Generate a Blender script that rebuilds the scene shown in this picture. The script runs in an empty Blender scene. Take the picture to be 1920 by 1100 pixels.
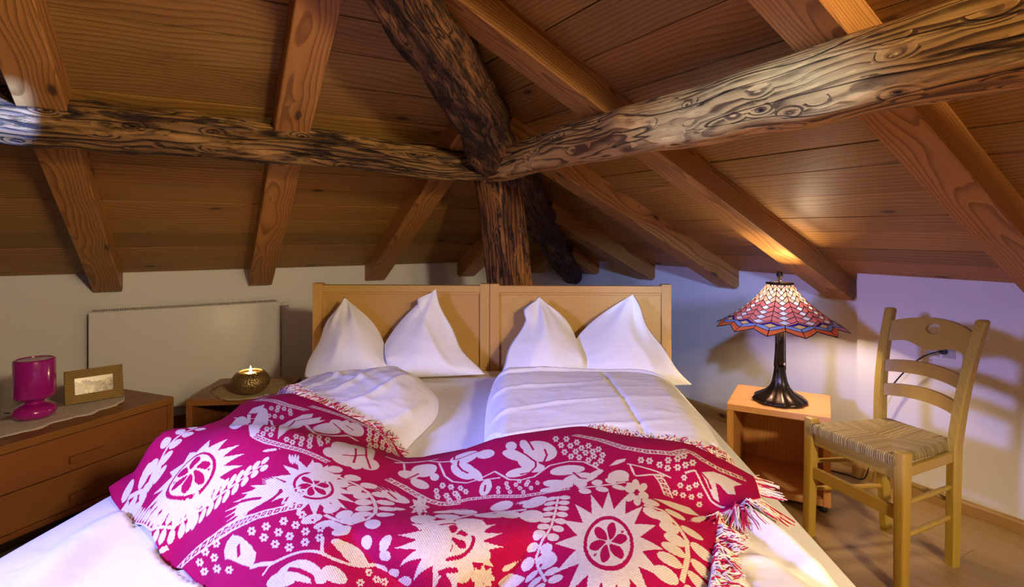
# Attic bedroom under a hipped larch roof: double bed in the corner, two old log purlins, lit glass lamp
import bpy, bmesh, math, random
import numpy as np
from mathutils import Vector, Matrix
random.seed(7)
PI = math.pi
SC = bpy.context.scene
COL = SC.collection

# ---------------------------------------------------------------- camera, world, lights, exposure
CAM_H = 1.22
cam_data = bpy.data.cameras.new('camera')
cam = bpy.data.objects.new('camera', cam_data); COL.objects.link(cam)
cam.location = (0, 0, CAM_H); cam.rotation_euler = (PI/2, 0, 0)
cam_data.sensor_fit = 'HORIZONTAL'; cam_data.sensor_width = 36.0
cam_data.lens = 36.0*1060/1920
cam_data.shift_y = -116/1920
cam_data.clip_start = 0.02
SC.camera = cam
SC.view_settings.view_transform = 'Standard'
SC.view_settings.look = 'None'
SC.view_settings.gamma = 1.0
SC.view_settings.exposure = 0.0
SC.view_settings.use_curve_mapping = False
try:
    SC.cycles.max_bounces = 8; SC.cycles.transparent_max_bounces = 8; SC.cycles.sample_clamp_indirect = 6.0
except Exception: pass

world = bpy.data.worlds.new('world'); SC.world = world; world.use_nodes = True
bg = world.node_tree.nodes['Background']
bg.inputs[0].default_value = (0.52, 0.46, 0.68, 1); bg.inputs[1].default_value = 0.045

def light(name, kind, loc, energy, color, size=0.3, aim=None, size_y=None, spread=None, spot=None, blend=0.3):
    d = bpy.data.lights.new(name, kind); d.energy = energy; d.color = color
    if kind == 'AREA':
        d.shape = 'RECTANGLE' if size_y else 'DISK'; d.size = size
        if size_y: d.size_y = size_y
        if spread: d.spread = spread
    else:
        d.shadow_soft_size = size
        if kind == 'SPOT': d.spot_size = spot; d.spot_blend = blend
    o = bpy.data.objects.new(name, d); COL.objects.link(o); o.location = loc
    if aim is not None:
        o.rotation_euler = (Vector(aim)-Vector(loc)).to_track_quat('-Z', 'Y').to_euler()
    return o
CANDLE_W, BULB_W = 2.0, 43.0
SC.view_settings.exposure = 0.46
light('ceiling_lamp', 'POINT', (1.35, -1.0, 1.98), 185, (1.0,.81,.53), .10)
light('side_lamp', 'POINT', (1.50, -.20, 1.66), 60, (1.0,.74,.38), .16)
light('cold_window', 'AREA', (-1.75, .20, 1.50), 13, (.29,.31,1.0), .35, aim=(-.25,1.35,.62), spread=math.radians(66))
light('cold_wall_spot', 'SPOT', (.25, .15, 1.78), 190, (.26,.42,1.0), .06, aim=(1.20,3.75,.84), spot=math.radians(27), blend=.8)  # added narrow spot that turns the back wall blue
light('cold_spot', 'SPOT', (-.60, 1.20, 1.68), 800, (.13,.27,1.0), .02, aim=(-1.82,1.91,1.572), spot=math.radians(11), blend=.15)  # added spot, only for the blue patch on the left log end

# ---------------------------------------------------------------- room axes
TH = math.radians(30)
LV = Vector((math.cos(TH), math.sin(TH), 0))      # along the left wall, away from the camera
RV = Vector((0.5, -math.cos(TH), 0))              # along the right wall, towards the camera
NL = Vector((-0.5, math.cos(TH), 0))              # into the left wall
NR = Vector((math.cos(TH), 0.5, 0))               # into the right wall
DL, DR, DRF = 4.10, 2.997, 2.915                  # wall distances (left, back, right stub that stands proud)
ZE, SL = 0.992, 0.49                              # eave height and roof slope
CORNER = NL*DL + NR*DR
def room(a, b, z=0.0):                            # a = distance along NL, b = distance along NR
    return NL*a + NR*b + Vector((0, 0, z))

# ---------------------------------------------------------------- mesh helpers
def link(o, parent=None):
    COL.objects.link(o)
    if parent is not None: o.parent = parent
    return o
class MB:
    """collects vertices and faces of ONE mesh"""
    def __init__(s): s.v = []; s.f = []
    def add(s, vs, fs):
        n = len(s.v); s.v += [tuple(p) for p in vs]; s.f += [tuple(i+n for i in f) for f in fs]; return s
    def box(s, lo, hi, M=None, bev=0.0):
        x0, y0, z0 = lo; x1, y1, z1 = hi
        if bev <= 0:
            vs = [(x0,y0,z0),(x1,y0,z0),(x1,y1,z0),(x0,y1,z0),(x0,y0,z1),(x1,y0,z1),(x1,y1,z1),(x0,y1,z1)]
            fs = [(0,3,2,1),(4,5,6,7),(0,1,5,4),(1,2,6,5),(2,3,7,6),(3,0,4,7)]
        else:
            bm = bmesh.new()
            bmesh.ops.create_cube(bm, size=1)
            for v in bm.verts:
                v.co = Vector(((x0+x1)/2+v.co.x*(x1-x0), (y0+y1)/2+v.co.y*(y1-y0), (z0+z1)/2+v.co.z*(z1-z0)))
            bmesh.ops.bevel(bm, geom=list(bm.edges), offset=bev, segments=2, affect='EDGES', profile=0.6)
            bm.verts.index_update()
            vs = [v.co.copy() for v in bm.verts]; fs = [[v.index for v in f.verts] for f in bm.faces]; bm.free()
        if M is not None: vs = [M @ Vector(p) for p in vs]
        return s.add(vs, fs)
    def lathe(s, prof, n=32, c=(0,0,0), cap=True, wob=None):
        vs = []; fs = []
        for k, (r, z) in enumerate(prof):
            for i in range(n):
                a = 2*PI*i/n; rr = r if wob is None else r*wob(a, k)
                vs.append((c[0]+rr*math.cos(a), c[1]+rr*math.sin(a), c[2]+z))
        for k in range(len(prof)-1):
            for i in range(n):
                j = (i+1) % n; fs.append((k*n+i, k*n+j, (k+1)*n+j, (k+1)*n+i))
        if cap:
            fs.append(tuple(range(n))[::-1]); fs.append(tuple((len(prof)-1)*n+i for i in range(n)))
        return s.add(vs, fs)
    def tube(s, pts, r, n=8, cap=True):
        pts = [Vector(p) for p in pts]; rs = r if isinstance(r, (list, tuple)) else [r]*len(pts)
        vs = []; fs = []; up = None
        for k, p in enumerate(pts):
            t = (pts[min(k+1, len(pts)-1)]-pts[max(k-1, 0)]).normalized()
            if up is None:
                up = Vector((0,0,1)) if abs(t.z) < .9 else Vector((1,0,0))
            a = t.cross(up).normalized(); b = a.cross(t).normalized(); up = b
            for i in range(n):
                q = 2*PI*i/n; vs.append(p + a*(rs[k]*math.cos(q)) + b*(rs[k]*math.sin(q)))
        for k in range(len(pts)-1):
            for i in range(n):
                j = (i+1) % n; fs.append((k*n+i, k*n+j, (k+1)*n+j, (k+1)*n+i))
        if cap: fs.append(tuple(range(n))[::-1]); fs.append(tuple((len(pts)-1)*n+i for i in range(n)))
        return s.add(vs, fs)
    def bar(s, p0, p1, w, h, up=(0,0,1), bev=0.0):
        """rectangular bar from p0 to p1, w across, h along up"""
        p0 = Vector(p0); p1 = Vector(p1); x = (p1-p0); L = x.length; x.normalize()
        y = Vector(up).cross(x).normalized(); z = x.cross(y)
        M = Matrix((( x.x,y.x,z.x,p0.x),(x.y,y.y,z.y,p0.y),(x.z,y.z,z.z,p0.z),(0,0,0,1)))
        return s.box((0,-w/2,-h/2), (L,w/2,h/2), M, bev)
    def prism(s, poly, z0, z1, M=None):
        n = len(poly); vs = [(x,y,z0) for x,y in poly]+[(x,y,z1) for x,y in poly]
        fs = [tuple(range(n))[::-1], tuple(range(n,2*n))]+[(i,(i+1)%n,n+(i+1)%n,n+i) for i in range(n)]
        if M is not None: vs = [M @ Vector(p) for p in vs]
        return s.add(vs, fs)
    def grid(s, P, flip=False):
        """P[i][j] -> quad sheet"""
        ni, nj = len(P), len(P[0]); n0 = len(s.v)
        for row in P: s.v += [tuple(p) for p in row]
        for i in range(ni-1):
            for j in range(nj-1):
                a = n0+i*nj+j; q = (a, a+1, a+nj+1, a+nj)
                s.f.append(q[::-1] if flip else q)
        return s
    def mesh(s, name, mat, smooth=False):
        me = bpy.data.meshes.new(name); me.from_pydata(s.v, [], s.f); me.update()
        if mat: me.materials.append(mat)
        if smooth: me.polygons.foreach_set('use_smooth', [True]*len(me.polygons))
        return me
    def obj(s, name, mat, parent=None, smooth=False, label=None, auto=None):
        o = bpy.data.objects.new(name, s.mesh(name, mat, smooth)); link(o, parent)
        if label: o['label'] = label
        if smooth and auto:
            try: o.data.set_sharp_from_angle(angle=math.radians(auto))
            except Exception: pass
        return o
def fix_normals(o):
    bm = bmesh.new(); bm.from_mesh(o.data); bmesh.ops.recalc_face_normals(bm, faces=bm.faces); bm.to_mesh(o.data); bm.free(); return o
def tag(o, label, cat, group=None):
    o['label'] = label; o['category'] = cat
    if group: o['group'] = group
    return o
def thing(name, label, cat, loc=(0,0,0), rz=0.0, group=None):
    o = bpy.data.objects.new(name, None); COL.objects.link(o); o.empty_display_size = .1
    o.location = loc; o.rotation_euler = (0,0,rz)
    return tag(o, label, cat, group)
def struct(o): o['kind'] = 'structure'; return o
def frame(o, x, up=(0,0,1), loc=(0,0,0)):
    """orient an object so that its local X runs along x and local Z is near up"""
    x = Vector(x).normalized(); y = Vector(up).cross(x).normalized(); z = x.cross(y)
    o.matrix_world = Matrix(((x.x,y.x,z.x,loc[0]),(x.y,y.y,z.y,loc[1]),(x.z,y.z,z.z,loc[2]),(0,0,0,1)))
    return o

# ---------------------------------------------------------------- materials
class G:
    def __init__(s, name):
        s.m = bpy.data.materials.new(name); s.m.use_nodes = True; s.t = s.m.node_tree
        s.t.nodes.clear(); s.out = s.t.nodes.new('ShaderNodeOutputMaterial')
    def n(s, kind, **kw):
        nd = s.t.nodes.new(kind)
        for k, v in kw.items():
            if k.startswith('i_'):
                key = k[2:]; key = int(key) if key.isdigit() else key.replace('_', ' ')
                s.put(nd.inputs[key], v)
            else: setattr(nd, k, v)
        return nd
    def put(s, sock, v):
        if isinstance(v, bpy.types.NodeSocket): s.t.links.new(v, sock)
        elif isinstance(v, bpy.types.Node): s.t.links.new(v.outputs[0], sock)
        else:
            if isinstance(v, (tuple, list)) and len(v) == 3 and sock.type == 'RGBA': v = tuple(v)+(1,)
            sock.default_value = v
    def math(s, op, a, b=0.0, c=None):
        nd = s.t.nodes.new('ShaderNodeMath'); nd.operation = op; s.put(nd.inputs[0], a); s.put(nd.inputs[1], b)
        if c is not None: s.put(nd.inputs[2], c)
        return nd.outputs[0]
    def vm(s, op, a, b=(0,0,0)):
        nd = s.t.nodes.new('ShaderNodeVectorMath'); nd.operation = op; s.put(nd.inputs[0], a); s.put(nd.inputs[1], b)
        return nd.outputs[1] if op in ('LENGTH','DOT_PRODUCT','DISTANCE') else nd.outputs[0]
    def ramp(s, fac, stops, interp='LINEAR'):
        nd = s.t.nodes.new('ShaderNodeValToRGB'); nd.color_ramp.interpolation = interp
        el = nd.color_ramp.elements
        while len(el) < len(stops): el.new(0.5)
        for e, (p, c) in zip(el, stops):
            e.position = p; e.color = (c[0],c[1],c[2],1) if isinstance(c, (tuple,list)) else (c,c,c,1)
        s.put(nd.inputs[0], fac); return nd.outputs[0]
    def mix(s, fac, a, b, kind='MIX'):
        nd = s.t.nodes.new('ShaderNodeMix'); nd.data_type = 'RGBA'; nd.blend_type = kind
        s.put(nd.inputs[0], fac); s.put(nd.inputs[6], a); s.put(nd.inputs[7], b); return nd.outputs[2]
    def noise(s, vec, scale=1.0, detail=2.0, rough=0.5, dist=0.0):
        nd = s.t.nodes.new('ShaderNodeTexNoise'); s.put(nd.inputs['Vector'], vec)
        nd.inputs['Scale'].default_value = scale; nd.inputs['Detail'].default_value = detail
        nd.inputs['Roughness'].default_value = rough; nd.inputs['Distortion'].default_value = dist
        return nd.outputs[0]
    def coord(s, axis='X', rnd=True):
        tc = s.t.nodes.new('ShaderNodeTexCoord').outputs['Object']
        if axis != 'X':
            sp = s.t.nodes.new('ShaderNodeSeparateXYZ'); s.put(sp.inputs[0], tc); cb = s.t.nodes.new('ShaderNodeCombineXYZ')
            order = (1,2,0) if axis == 'Y' else (2,0,1)
            for k in range(3): s.put(cb.inputs[k], sp.outputs[order[k]])
            tc = cb.outputs[0]
        r = None
        if rnd:
            r = s.t.nodes.new('ShaderNodeObjectInfo').outputs['Random']
            off = s.t.nodes.new('ShaderNodeCombineXYZ'); s.put(off.inputs[0], s.math('MULTIPLY', r, 37.0))
            s.off_rand = r
            tc = s.vm('ADD', tc, off.outputs[0])
        return tc
    def sep(s, v):
        nd = s.t.nodes.new('ShaderNodeSeparateXYZ'); s.put(nd.inputs[0], v); return nd.outputs
    def comb(s, x, y, z):
        nd = s.t.nodes.new('ShaderNodeCombineXYZ'); s.put(nd.inputs[0], x); s.put(nd.inputs[1], y); s.put(nd.inputs[2], z); return nd.outputs[0]
    def bsdf(s, color, rough=0.6, spec=0.4, metal=0.0, bump=None, bstr=0.3, bdist=0.002, **kw):
        b = s.t.nodes.new('ShaderNodeBsdfPrincipled')
        s.put(b.inputs['Base Color'], color); s.put(b.inputs['Roughness'], rough); s.put(b.inputs['Specular IOR Level'], spec)
        s.put(b.inputs['Metallic'], metal)
        for k, v in kw.items(): s.put(b.inputs[k.replace('_', ' ')], v)
        if bump is not None:
            nb = s.t.nodes.new('ShaderNodeBump'); nb.inputs['Strength'].default_value = bstr; nb.inputs['Distance'].default_value = bdist
            s.put(nb.inputs['Height'], bump); s.put(b.inputs['Normal'], nb.outputs[0])
        s.put(s.out.inputs[0], b.outputs[0]); return b

def wood(name, light_c, dark_c, axis='X', ring=150.0, contrast=0.55, knots=0.5, knot_c=(0.07,0.03,0.012), rough=0.5, vary=0.18, pith=0.06, wobble=0.05, spec=0.35, bstr=0.25):
    g = G(name); p = g.coord(axis); x, y, z = g.sep(p)
    r = g.off_rand
    slow = g.noise(g.comb(g.math('MULTIPLY', x, 0.9), g.math('MULTIPLY', y, 3.0), g.math('MULTIPLY', z, 3.0)), 1.0, 2.0)
    slow2 = g.noise(g.comb(g.math('MULTIPLY', x, 1.3), g.math('ADD', g.math('MULTIPLY', y, 4.0), 9.0), g.math('MULTIPLY', z, 4.0)), 1.0, 2.0)
    # knots: sparse stretched cells
    kv = g.comb(g.math('MULTIPLY', x, 3.2), g.math('MULTIPLY', y, 8.0), g.math('MULTIPLY', z, 8.0))
    vo = g.n('ShaderNodeTexVoronoi', feature='F1'); g.put(vo.inputs['Vector'], kv); vo.inputs['Scale'].default_value = 1.0
    cs = g.sep(vo.outputs['Color'])
    keep = g.math('LESS_THAN', cs[0], knots)
    d = vo.outputs['Distance']
    kn = g.math('MULTIPLY', keep, g.ramp(d, [(0.0, 1.0), (0.07, 0.9), (0.13, 0.0), (1.0, 0.0)]))
    halo = g.math('MULTIPLY', keep, g.ramp(d, [(0.0, 1.0), (0.45, 0.0)]))
    # rings around a pith that wanders along the grain
    yy = g.math('ADD', y, g.math('ADD', g.math('MULTIPLY', g.math('SUBTRACT', slow, 0.5), wobble*2), g.math('MULTIPLY', g.math('SUBTRACT', r, 0.5), 0.12)))
    zz = g.math('ADD', z, g.math('ADD', g.math('MULTIPLY', g.math('SUBTRACT', slow2, 0.5), wobble*2), pith))
    rad = g.vm('LENGTH', g.comb(0.0, yy, zz))
    rad = g.math('ADD', rad, g.math('MULTIPLY', halo, 0.012))
    fr = g.math('FRACT', g.math('MULTIPLY', rad, ring))
    ringv = g.ramp(fr, [(0.0, 0.12), (0.55, 0.35), (0.86, 1.0), (0.95, 0.9), (1.0, 0.12)])
    fib = g.noise(g.comb(g.math('MULTIPLY', x, 5.0), g.math('MULTIPLY', y, 160.0), g.math('MULTIPLY', z, 160.0)), 1.0, 2.0)
    t = g.math('ADD', g.math('MULTIPLY', ringv, contrast), g.math('MULTIPLY', g.math('SUBTRACT', fib, 0.5), 0.35))
    t = g.math('ADD', t, g.math('MULTIPLY', g.math('SUBTRACT', slow, 0.5), 0.5))
    col = g.mix(t, light_c, dark_c)
    col = g.mix(g.math('MULTIPLY', halo, 0.35), col, dark_c)
    col = g.mix(kn, col, knot_c)
    hs = g.n('ShaderNodeHueSaturation'); g.put(hs.inputs['Color'], col)
    g.put(hs.inputs['Value'], g.math('ADD', 1.0-vary/2*1.0, g.math('MULTIPLY', r, vary)))
    g.put(hs.inputs['Hue'], g.math('ADD', 0.494, g.math('MULTIPLY', g.math('FRACT', g.math('MULTIPLY', r, 7.3)), 0.012)))
    g.bsdf(hs.outputs[0], rough, spec, bump=g.math('ADD', t, fib), bstr=bstr, bdist=0.0015)
    return g.m

def old_log(name, light_c, mid_c, dark_c, grain=1.0, rot=0.5, pale=1.5):
    g = G(name); p = g.coord('X'); x, y, z = g.sep(p)
    w = g.noise(g.comb(g.math('MULTIPLY', x, 1.1), g.math('MULTIPLY', y, 5.0), g.math('MULTIPLY', z, 5.0)), 1.0, 3.0, 0.5)
    vo = g.n('ShaderNodeTexVoronoi', feature='F1'); g.put(vo.inputs['Vector'], g.comb(g.math('MULTIPLY', x, 2.4), g.math('MULTIPLY', y, 6.5), g.math('MULTIPLY', z, 6.5)))
    keep = g.math('LESS_THAN', g.sep(vo.outputs['Color'])[0], 0.20)
    d = vo.outputs['Distance']
    halo = g.math('MULTIPLY', keep, g.ramp(d, [(0.0, 1.0), (0.2, 0.55), (0.7, 0.0)]))
    kn = g.math('MULTIPLY', keep, g.ramp(d, [(0.0, 1.0), (0.10, 0.9), (0.17, 0.0)]))
    lines = g.math('ADD', g.math('ADD', g.math('MULTIPLY', y, 30.0*grain), g.math('MULTIPLY', z, 40.0*grain)), g.math('ADD', g.math('MULTIPLY', w, 11.0*grain), g.math('MULTIPLY', halo, 3.0)))
    fine = g.noise(g.comb(g.math('MULTIPLY', x, 7.0), g.math('MULTIPLY', y, 130.0), g.math('MULTIPLY', z, 130.0)), 1.0, 3.0, 0.6)
    fr = g.math('FRACT', lines)
    band = g.ramp(fr, [(0.0, 0.0), (0.45, 0.2), (0.74, 1.0), (0.9, 1.0), (1.0, 0.0)])
    patch = g.noise(g.comb(g.math('MULTIPLY', x, 1.9), g.math('MULTIPLY', y, 11.0), g.math('MULTIPLY', z, 11.0)), 1.0, 5.0, 0.6)
    rotn = g.noise(g.comb(g.math('ADD', g.math('MULTIPLY', x, 6.0), 5.0), g.math('MULTIPLY', y, 34.0), g.math('MULTIPLY', z, 34.0)), 1.0, 5.0, 0.68)
    smoothp = g.ramp(patch, [(0.50, 0.0), (0.60, 1.0)])            # worn patches where the lines fade
    base = g.mix(g.ramp(patch, [(0.34, 0.0), (0.60, 1.0)]), mid_c, light_c)
    col = g.mix(g.math('MULTIPLY', band, g.math('SUBTRACT', 0.88, g.math('MULTIPLY', smoothp, 0.6))), base, dark_c)
    col = g.mix(g.math('MULTIPLY', g.math('SUBTRACT', fine, 0.42), 0.9), col, dark_c)
    col = g.mix(g.ramp(rotn, [(rot, 0.0), (rot+0.10, 0.9)]), col, dark_c)
    pl = tuple(min(1, c*pale) for c in light_c)
    col = g.mix(g.math('MULTIPLY', smoothp, g.ramp(rotn, [(0.36, 0.75), (0.45, 0.0)])), col, pl)
    crack = g.noise(g.comb(g.math('MULTIPLY', x, 0.9), g.math('MULTIPLY', y, 14.0), g.math('MULTIPLY', z, 14.0)), 1.0, 2.0)
    ck = g.ramp(g.math('ABSOLUTE', g.math('SUBTRACT', crack, 0.5)), [(0.0, 1.0), (0.012, 0.0)])
    col = g.mix(g.math('MULTIPLY', ck, 0.9), col, (0.008,0.004,0.002))
    col = g.mix(kn, col, (0.012, 0.007, 0.004))
    hgt = g.math('ADD', g.math('ADD', g.math('MULTIPLY', band, -0.5), g.math('MULTIPLY', g.ramp(rotn, [(rot, 0.0), (rot+0.12, 1.0)]), -0.9)), g.math('ADD', g.math('MULTIPLY', kn, -1.0), g.math('MULTIPLY', ck, -1.2)))
    g.bsdf(col, 0.66, 0.3, bump=g.math('ADD', hgt, g.math('MULTIPLY', fine, 0.3)), bstr=0.85, bdist=0.008)
    return g.m

def plain(name, c, rough=0.5, spec=0.4, metal=0.0, var=0.06, nscale=6.0, bscale=None, bstr=0.1, **kw):
    g = G(name); p = g.coord('X', rnd=False)
    nz = g.noise(p, nscale, 3.0)
    col = g.mix(nz, tuple(max(0, v*(1-var)) for v in c), tuple(min(1, v*(1+var)) for v in c))
    b = g.noise(p, bscale, 4.0) if bscale else None
    g.bsdf(col, rough, spec, metal, bump=b, bstr=bstr, **kw)
    return g.m

M = {}
M['plank'] = wood('larch_boards', (0.38,0.192,0.040), (0.13,0.053,0.009), ring=48, contrast=0.62, knots=0.50, vary=0.42, rough=0.5, pith=0.035, wobble=0.10)
M['rafter'] = wood('larch_rafter', (0.49,0.225,0.048), (0.17,0.058,0.009), ring=105, contrast=0.75, knots=0.18, vary=0.15, rough=0.48, pith=0.03, wobble=0.05)
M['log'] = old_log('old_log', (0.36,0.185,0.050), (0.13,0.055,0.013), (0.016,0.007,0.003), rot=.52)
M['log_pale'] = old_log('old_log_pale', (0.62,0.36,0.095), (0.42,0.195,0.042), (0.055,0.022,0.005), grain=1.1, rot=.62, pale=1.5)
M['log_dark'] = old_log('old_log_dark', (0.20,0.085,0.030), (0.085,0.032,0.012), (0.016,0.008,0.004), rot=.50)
M['post'] = old_log('old_post', (0.42,0.165,0.035), (0.20,0.070,0.015), (0.022,0.009,0.004), grain=0.8, rot=.52)
M['head'] = wood('pale_larch', (0.62,0.375,0.105), (0.43,0.225,0.048), ring=150, contrast=0.45, knots=0.08, vary=0.06, rough=0.42, pith=0.09, wobble=0.03)
M['head_v'] = wood('pale_larch_upright', (0.62,0.375,0.105), (0.43,0.225,0.048), axis='Z', ring=150, contrast=0.5, knots=0.08, vary=0.08, rough=0.42, pith=0.05, wobble=0.03)
M['dress'] = wood('brown_larch', (0.34,0.135,0.034), (0.14,0.046,0.011), ring=120, contrast=0.55, knots=0.22, vary=0.10, rough=0.42, pith=0.07, wobble=0.05)
M['dress_v'] = wood('brown_larch_upright', (0.32,0.125,0.030), (0.14,0.045,0.011), axis='Z', ring=130, contrast=0.5, knots=0.1, vary=0.08, rough=0.45, pith=0.07, wobble=0.04)
M['stand'] = wood('orange_larch', (0.76,0.42,0.150), (0.55,0.24,0.065), ring=90, contrast=0.42, knots=0.12, knot_c=(0.40,0.14,0.035), vary=0.06, rough=0.4, pith=0.09, wobble=0.05)
M['stand_v'] = wood('orange_larch_upright', (0.66,0.32,0.095), (0.42,0.165,0.035), axis='Z', ring=120, contrast=0.5, knots=0.15, knot_c=(0.36,0.12,0.03), vary=0.08, rough=0.42)
M['chair'] = wood('beech_chair', (0.50,0.325,0.055), (0.34,0.20,0.024), axis='Z', ring=130, contrast=0.35, knots=0.0, vary=0.06, rough=0.36, pith=0.06, wobble=0.02)
M['chair_y'] = wood('beech_chair_rails', (0.50,0.325,0.055), (0.34,0.20,0.024), axis='Y', ring=120, contrast=0.35, knots=0.0, vary=0.06, rough=0.36, pith=0.06, wobble=0.02)
M['chair_x'] = wood('beech_chair_sides', (0.50,0.325,0.055), (0.34,0.20,0.024), axis='X', ring=120, contrast=0.35, knots=0.0, vary=0.06, rough=0.36, pith=0.06, wobble=0.02)
M['floor'] = wood('oak_laminate', (0.36,0.235,0.100), (0.24,0.140,0.052), ring=55, contrast=0.45, knots=0.04, vary=0.10, rough=0.34, pith=0.12, wobble=0.08, bstr=0.05)
M['skirt'] = wood('oak_skirting', (0.42,0.24,0.08), (0.24,0.115,0.03), ring=130, contrast=0.6, knots=0.05, vary=0.05, rough=0.4)
M['frame'] = wood('rustic_frame', (0.36,0.235,0.06), (0.10,0.055,0.012), ring=110, contrast=0.9, knots=0.1, vary=0.2, rough=0.55)
M['wall'] = plain('plaster', (0.74,0.72,0.67), 0.85, 0.15, var=0.035, nscale=2.2, bscale=140.0, bstr=0.06)
M['backing'] = plain('dark_gap', (0.03,0.014,0.006), 0.9, 0.1)
M['white_enamel'] = plain('white_enamel', (0.74,0.72,0.66), 0.28, 0.5, var=0.01)
M['grille'] = plain('radiator_grille', (0.45,0.44,0.38), 0.45, 0.4, var=0.02)
M['plastic'] = plain('white_plastic', (0.78,0.77,0.74), 0.35, 0.5, var=0.01)
M['black'] = plain('black_plastic', (0.012,0.012,0.014), 0.4, 0.5)
M['bronze'] = plain('dark_bronze', (0.030,0.021,0.013), 0.26, 0.5, 0.55, var=0.25, nscale=18.0, bscale=60, bstr=0.15)
M['lead'] = plain('lead_came', (0.030,0.022,0.018), 0.42, 0.5, 0.6, var=0.2)
M['magenta'] = plain('magenta_glass', (0.36,0.008,0.22), 0.18, 0.5, var=0.03, **{'Coat_Weight': 0.4})
def fabric(name, c, rough=0.9, wr=0.30, sc=7.0, weave=900.0, bdist=0.008, bstr=0.6):
    g = G(name); p = g.coord('X', rnd=False)
    n1 = g.noise(p, sc, 2.0, 0.45, 0.6); n2 = g.noise(p, sc*2.6, 1.0, 0.4, 0.8)
    hgt = g.math('ADD', n1, g.math('MULTIPLY', n2, wr))
    b = g.bsdf(c, rough, 0.15, bump=hgt, bstr=bstr, bdist=bdist)
    return g.m
M['linen'] = fabric('white_cotton', (0.86,0.85,0.83))
M['sheet'] = fabric('white_sheet', (0.80,0.80,0.79), sc=3.0, bdist=0.003, bstr=0.35)
M['pillow'] = fabric('white_pillow_cotton', (0.87,0.86,0.83), sc=5.0, bdist=0.005, bstr=0.5)
def lace(name, c, scale=60.0):
    g = G(name); p = g.coord('X', rnd=False); x, y, z = g.sep(p)
    vo = g.n('ShaderNodeTexVoronoi', feature='F1'); g.put(vo.inputs['Vector'], p); vo.inputs['Scale'].default_value = scale
    d = vo.outputs['Distance']
    nz = g.noise(p, scale*.35, 2.0)
    hole = g.math('MULTIPLY', g.ramp(d, [(0.16, 1.0), (0.24, 0.0)]), g.ramp(nz, [(0.42, 0.0), (0.52, 1.0)]))
    b = g.bsdf(g.mix(nz, c, tuple(v*.82 for v in c)), 0.9, 0.15, bump=g.math('SUBTRACT', 0.0, d), bstr=0.5, bdist=0.002)
    tr = g.n('ShaderNodeBsdfTransparent'); mx = g.n('ShaderNodeMixShader')
    g.put(mx.inputs[0], hole); g.put(mx.inputs[1], b.outputs[0]); g.put(mx.inputs[2], tr.outputs[0]); g.put(g.out.inputs[0], mx.outputs[0])
    return g.m
M['lace'] = lace('cream_lace', (0.74,0.68,0.60), 75.0)
M['crochet'] = lace('beige_crochet', (0.56,0.44,0.26), 120.0)
def glass(name, c, thru=0.07):
    g = G(name); p = g.coord('X', rnd=False)
    nz = g.noise(p, 90.0, 3.0, 0.6)
    col = g.mix(nz, tuple(v*.72 for v in c), tuple(min(1, v*1.2) for v in c))
    tl = g.n('ShaderNodeBsdfTranslucent'); g.put(tl.inputs[0], col)
    b = g.bsdf(col, 0.15, 0.5)
    mx = g.n('ShaderNodeMixShader'); mx.inputs[0].default_value = thru
    g.put(mx.inputs[1], b.outputs[0]); g.put(mx.inputs[2], tl.outputs[0]); g.put(g.out.inputs[0], mx.outputs[0])
    return g.m
M['g_red'] = glass('coral_glass', (0.98,0.25,0.19))
M['g_red_lit'] = glass('coral_glass_lit', (1.0,0.46,0.27), 0.10)  # coral glass near the bulb, its glow put into a lighter peach colour
M['g_white'] = glass('opal_glass', (0.97,0.95,0.86), 0.20)
M['g_navy'] = glass('cobalt_glass', (0.03,0.02,0.42))
M['g_blue'] = glass('pale_blue_glass', (0.26,0.36,0.62))
M['g_amber'] = glass('amber_glass', (0.88,0.60,0.22))
M['g_orange'] = glass('orange_glass', (0.85,0.17,0.05))
def clear():
    g = G('glass_inner_face'); t = g.n('ShaderNodeBsdfTransparent'); g.put(t.inputs[0], (0.96,0.96,0.96)); gl = g.n('ShaderNodeBsdfGlossy'); gl.inputs['Roughness'].default_value = .1
    mx = g.n('ShaderNodeMixShader'); mx.inputs[0].default_value = .05; g.put(mx.inputs[1], t.outputs[0]); g.put(mx.inputs[2], gl.outputs[0]); g.put(g.out.inputs[0], mx.outputs[0]); return g.m
M['g_clear'] = clear()
def emitter(name, c, s):
    g = G(name); e = g.n('ShaderNodeEmission'); g.put(e.inputs[0], c); e.inputs[1].default_value = s; g.put(g.out.inputs[0], e.outputs[0]); return g.m
M['flame'] = emitter('candle_flame', (1.0,0.72,0.38), 60.0)
M['bulb'] = emitter('lamp_bulb', (1.0,0.86,0.68), 9.0)
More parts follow.
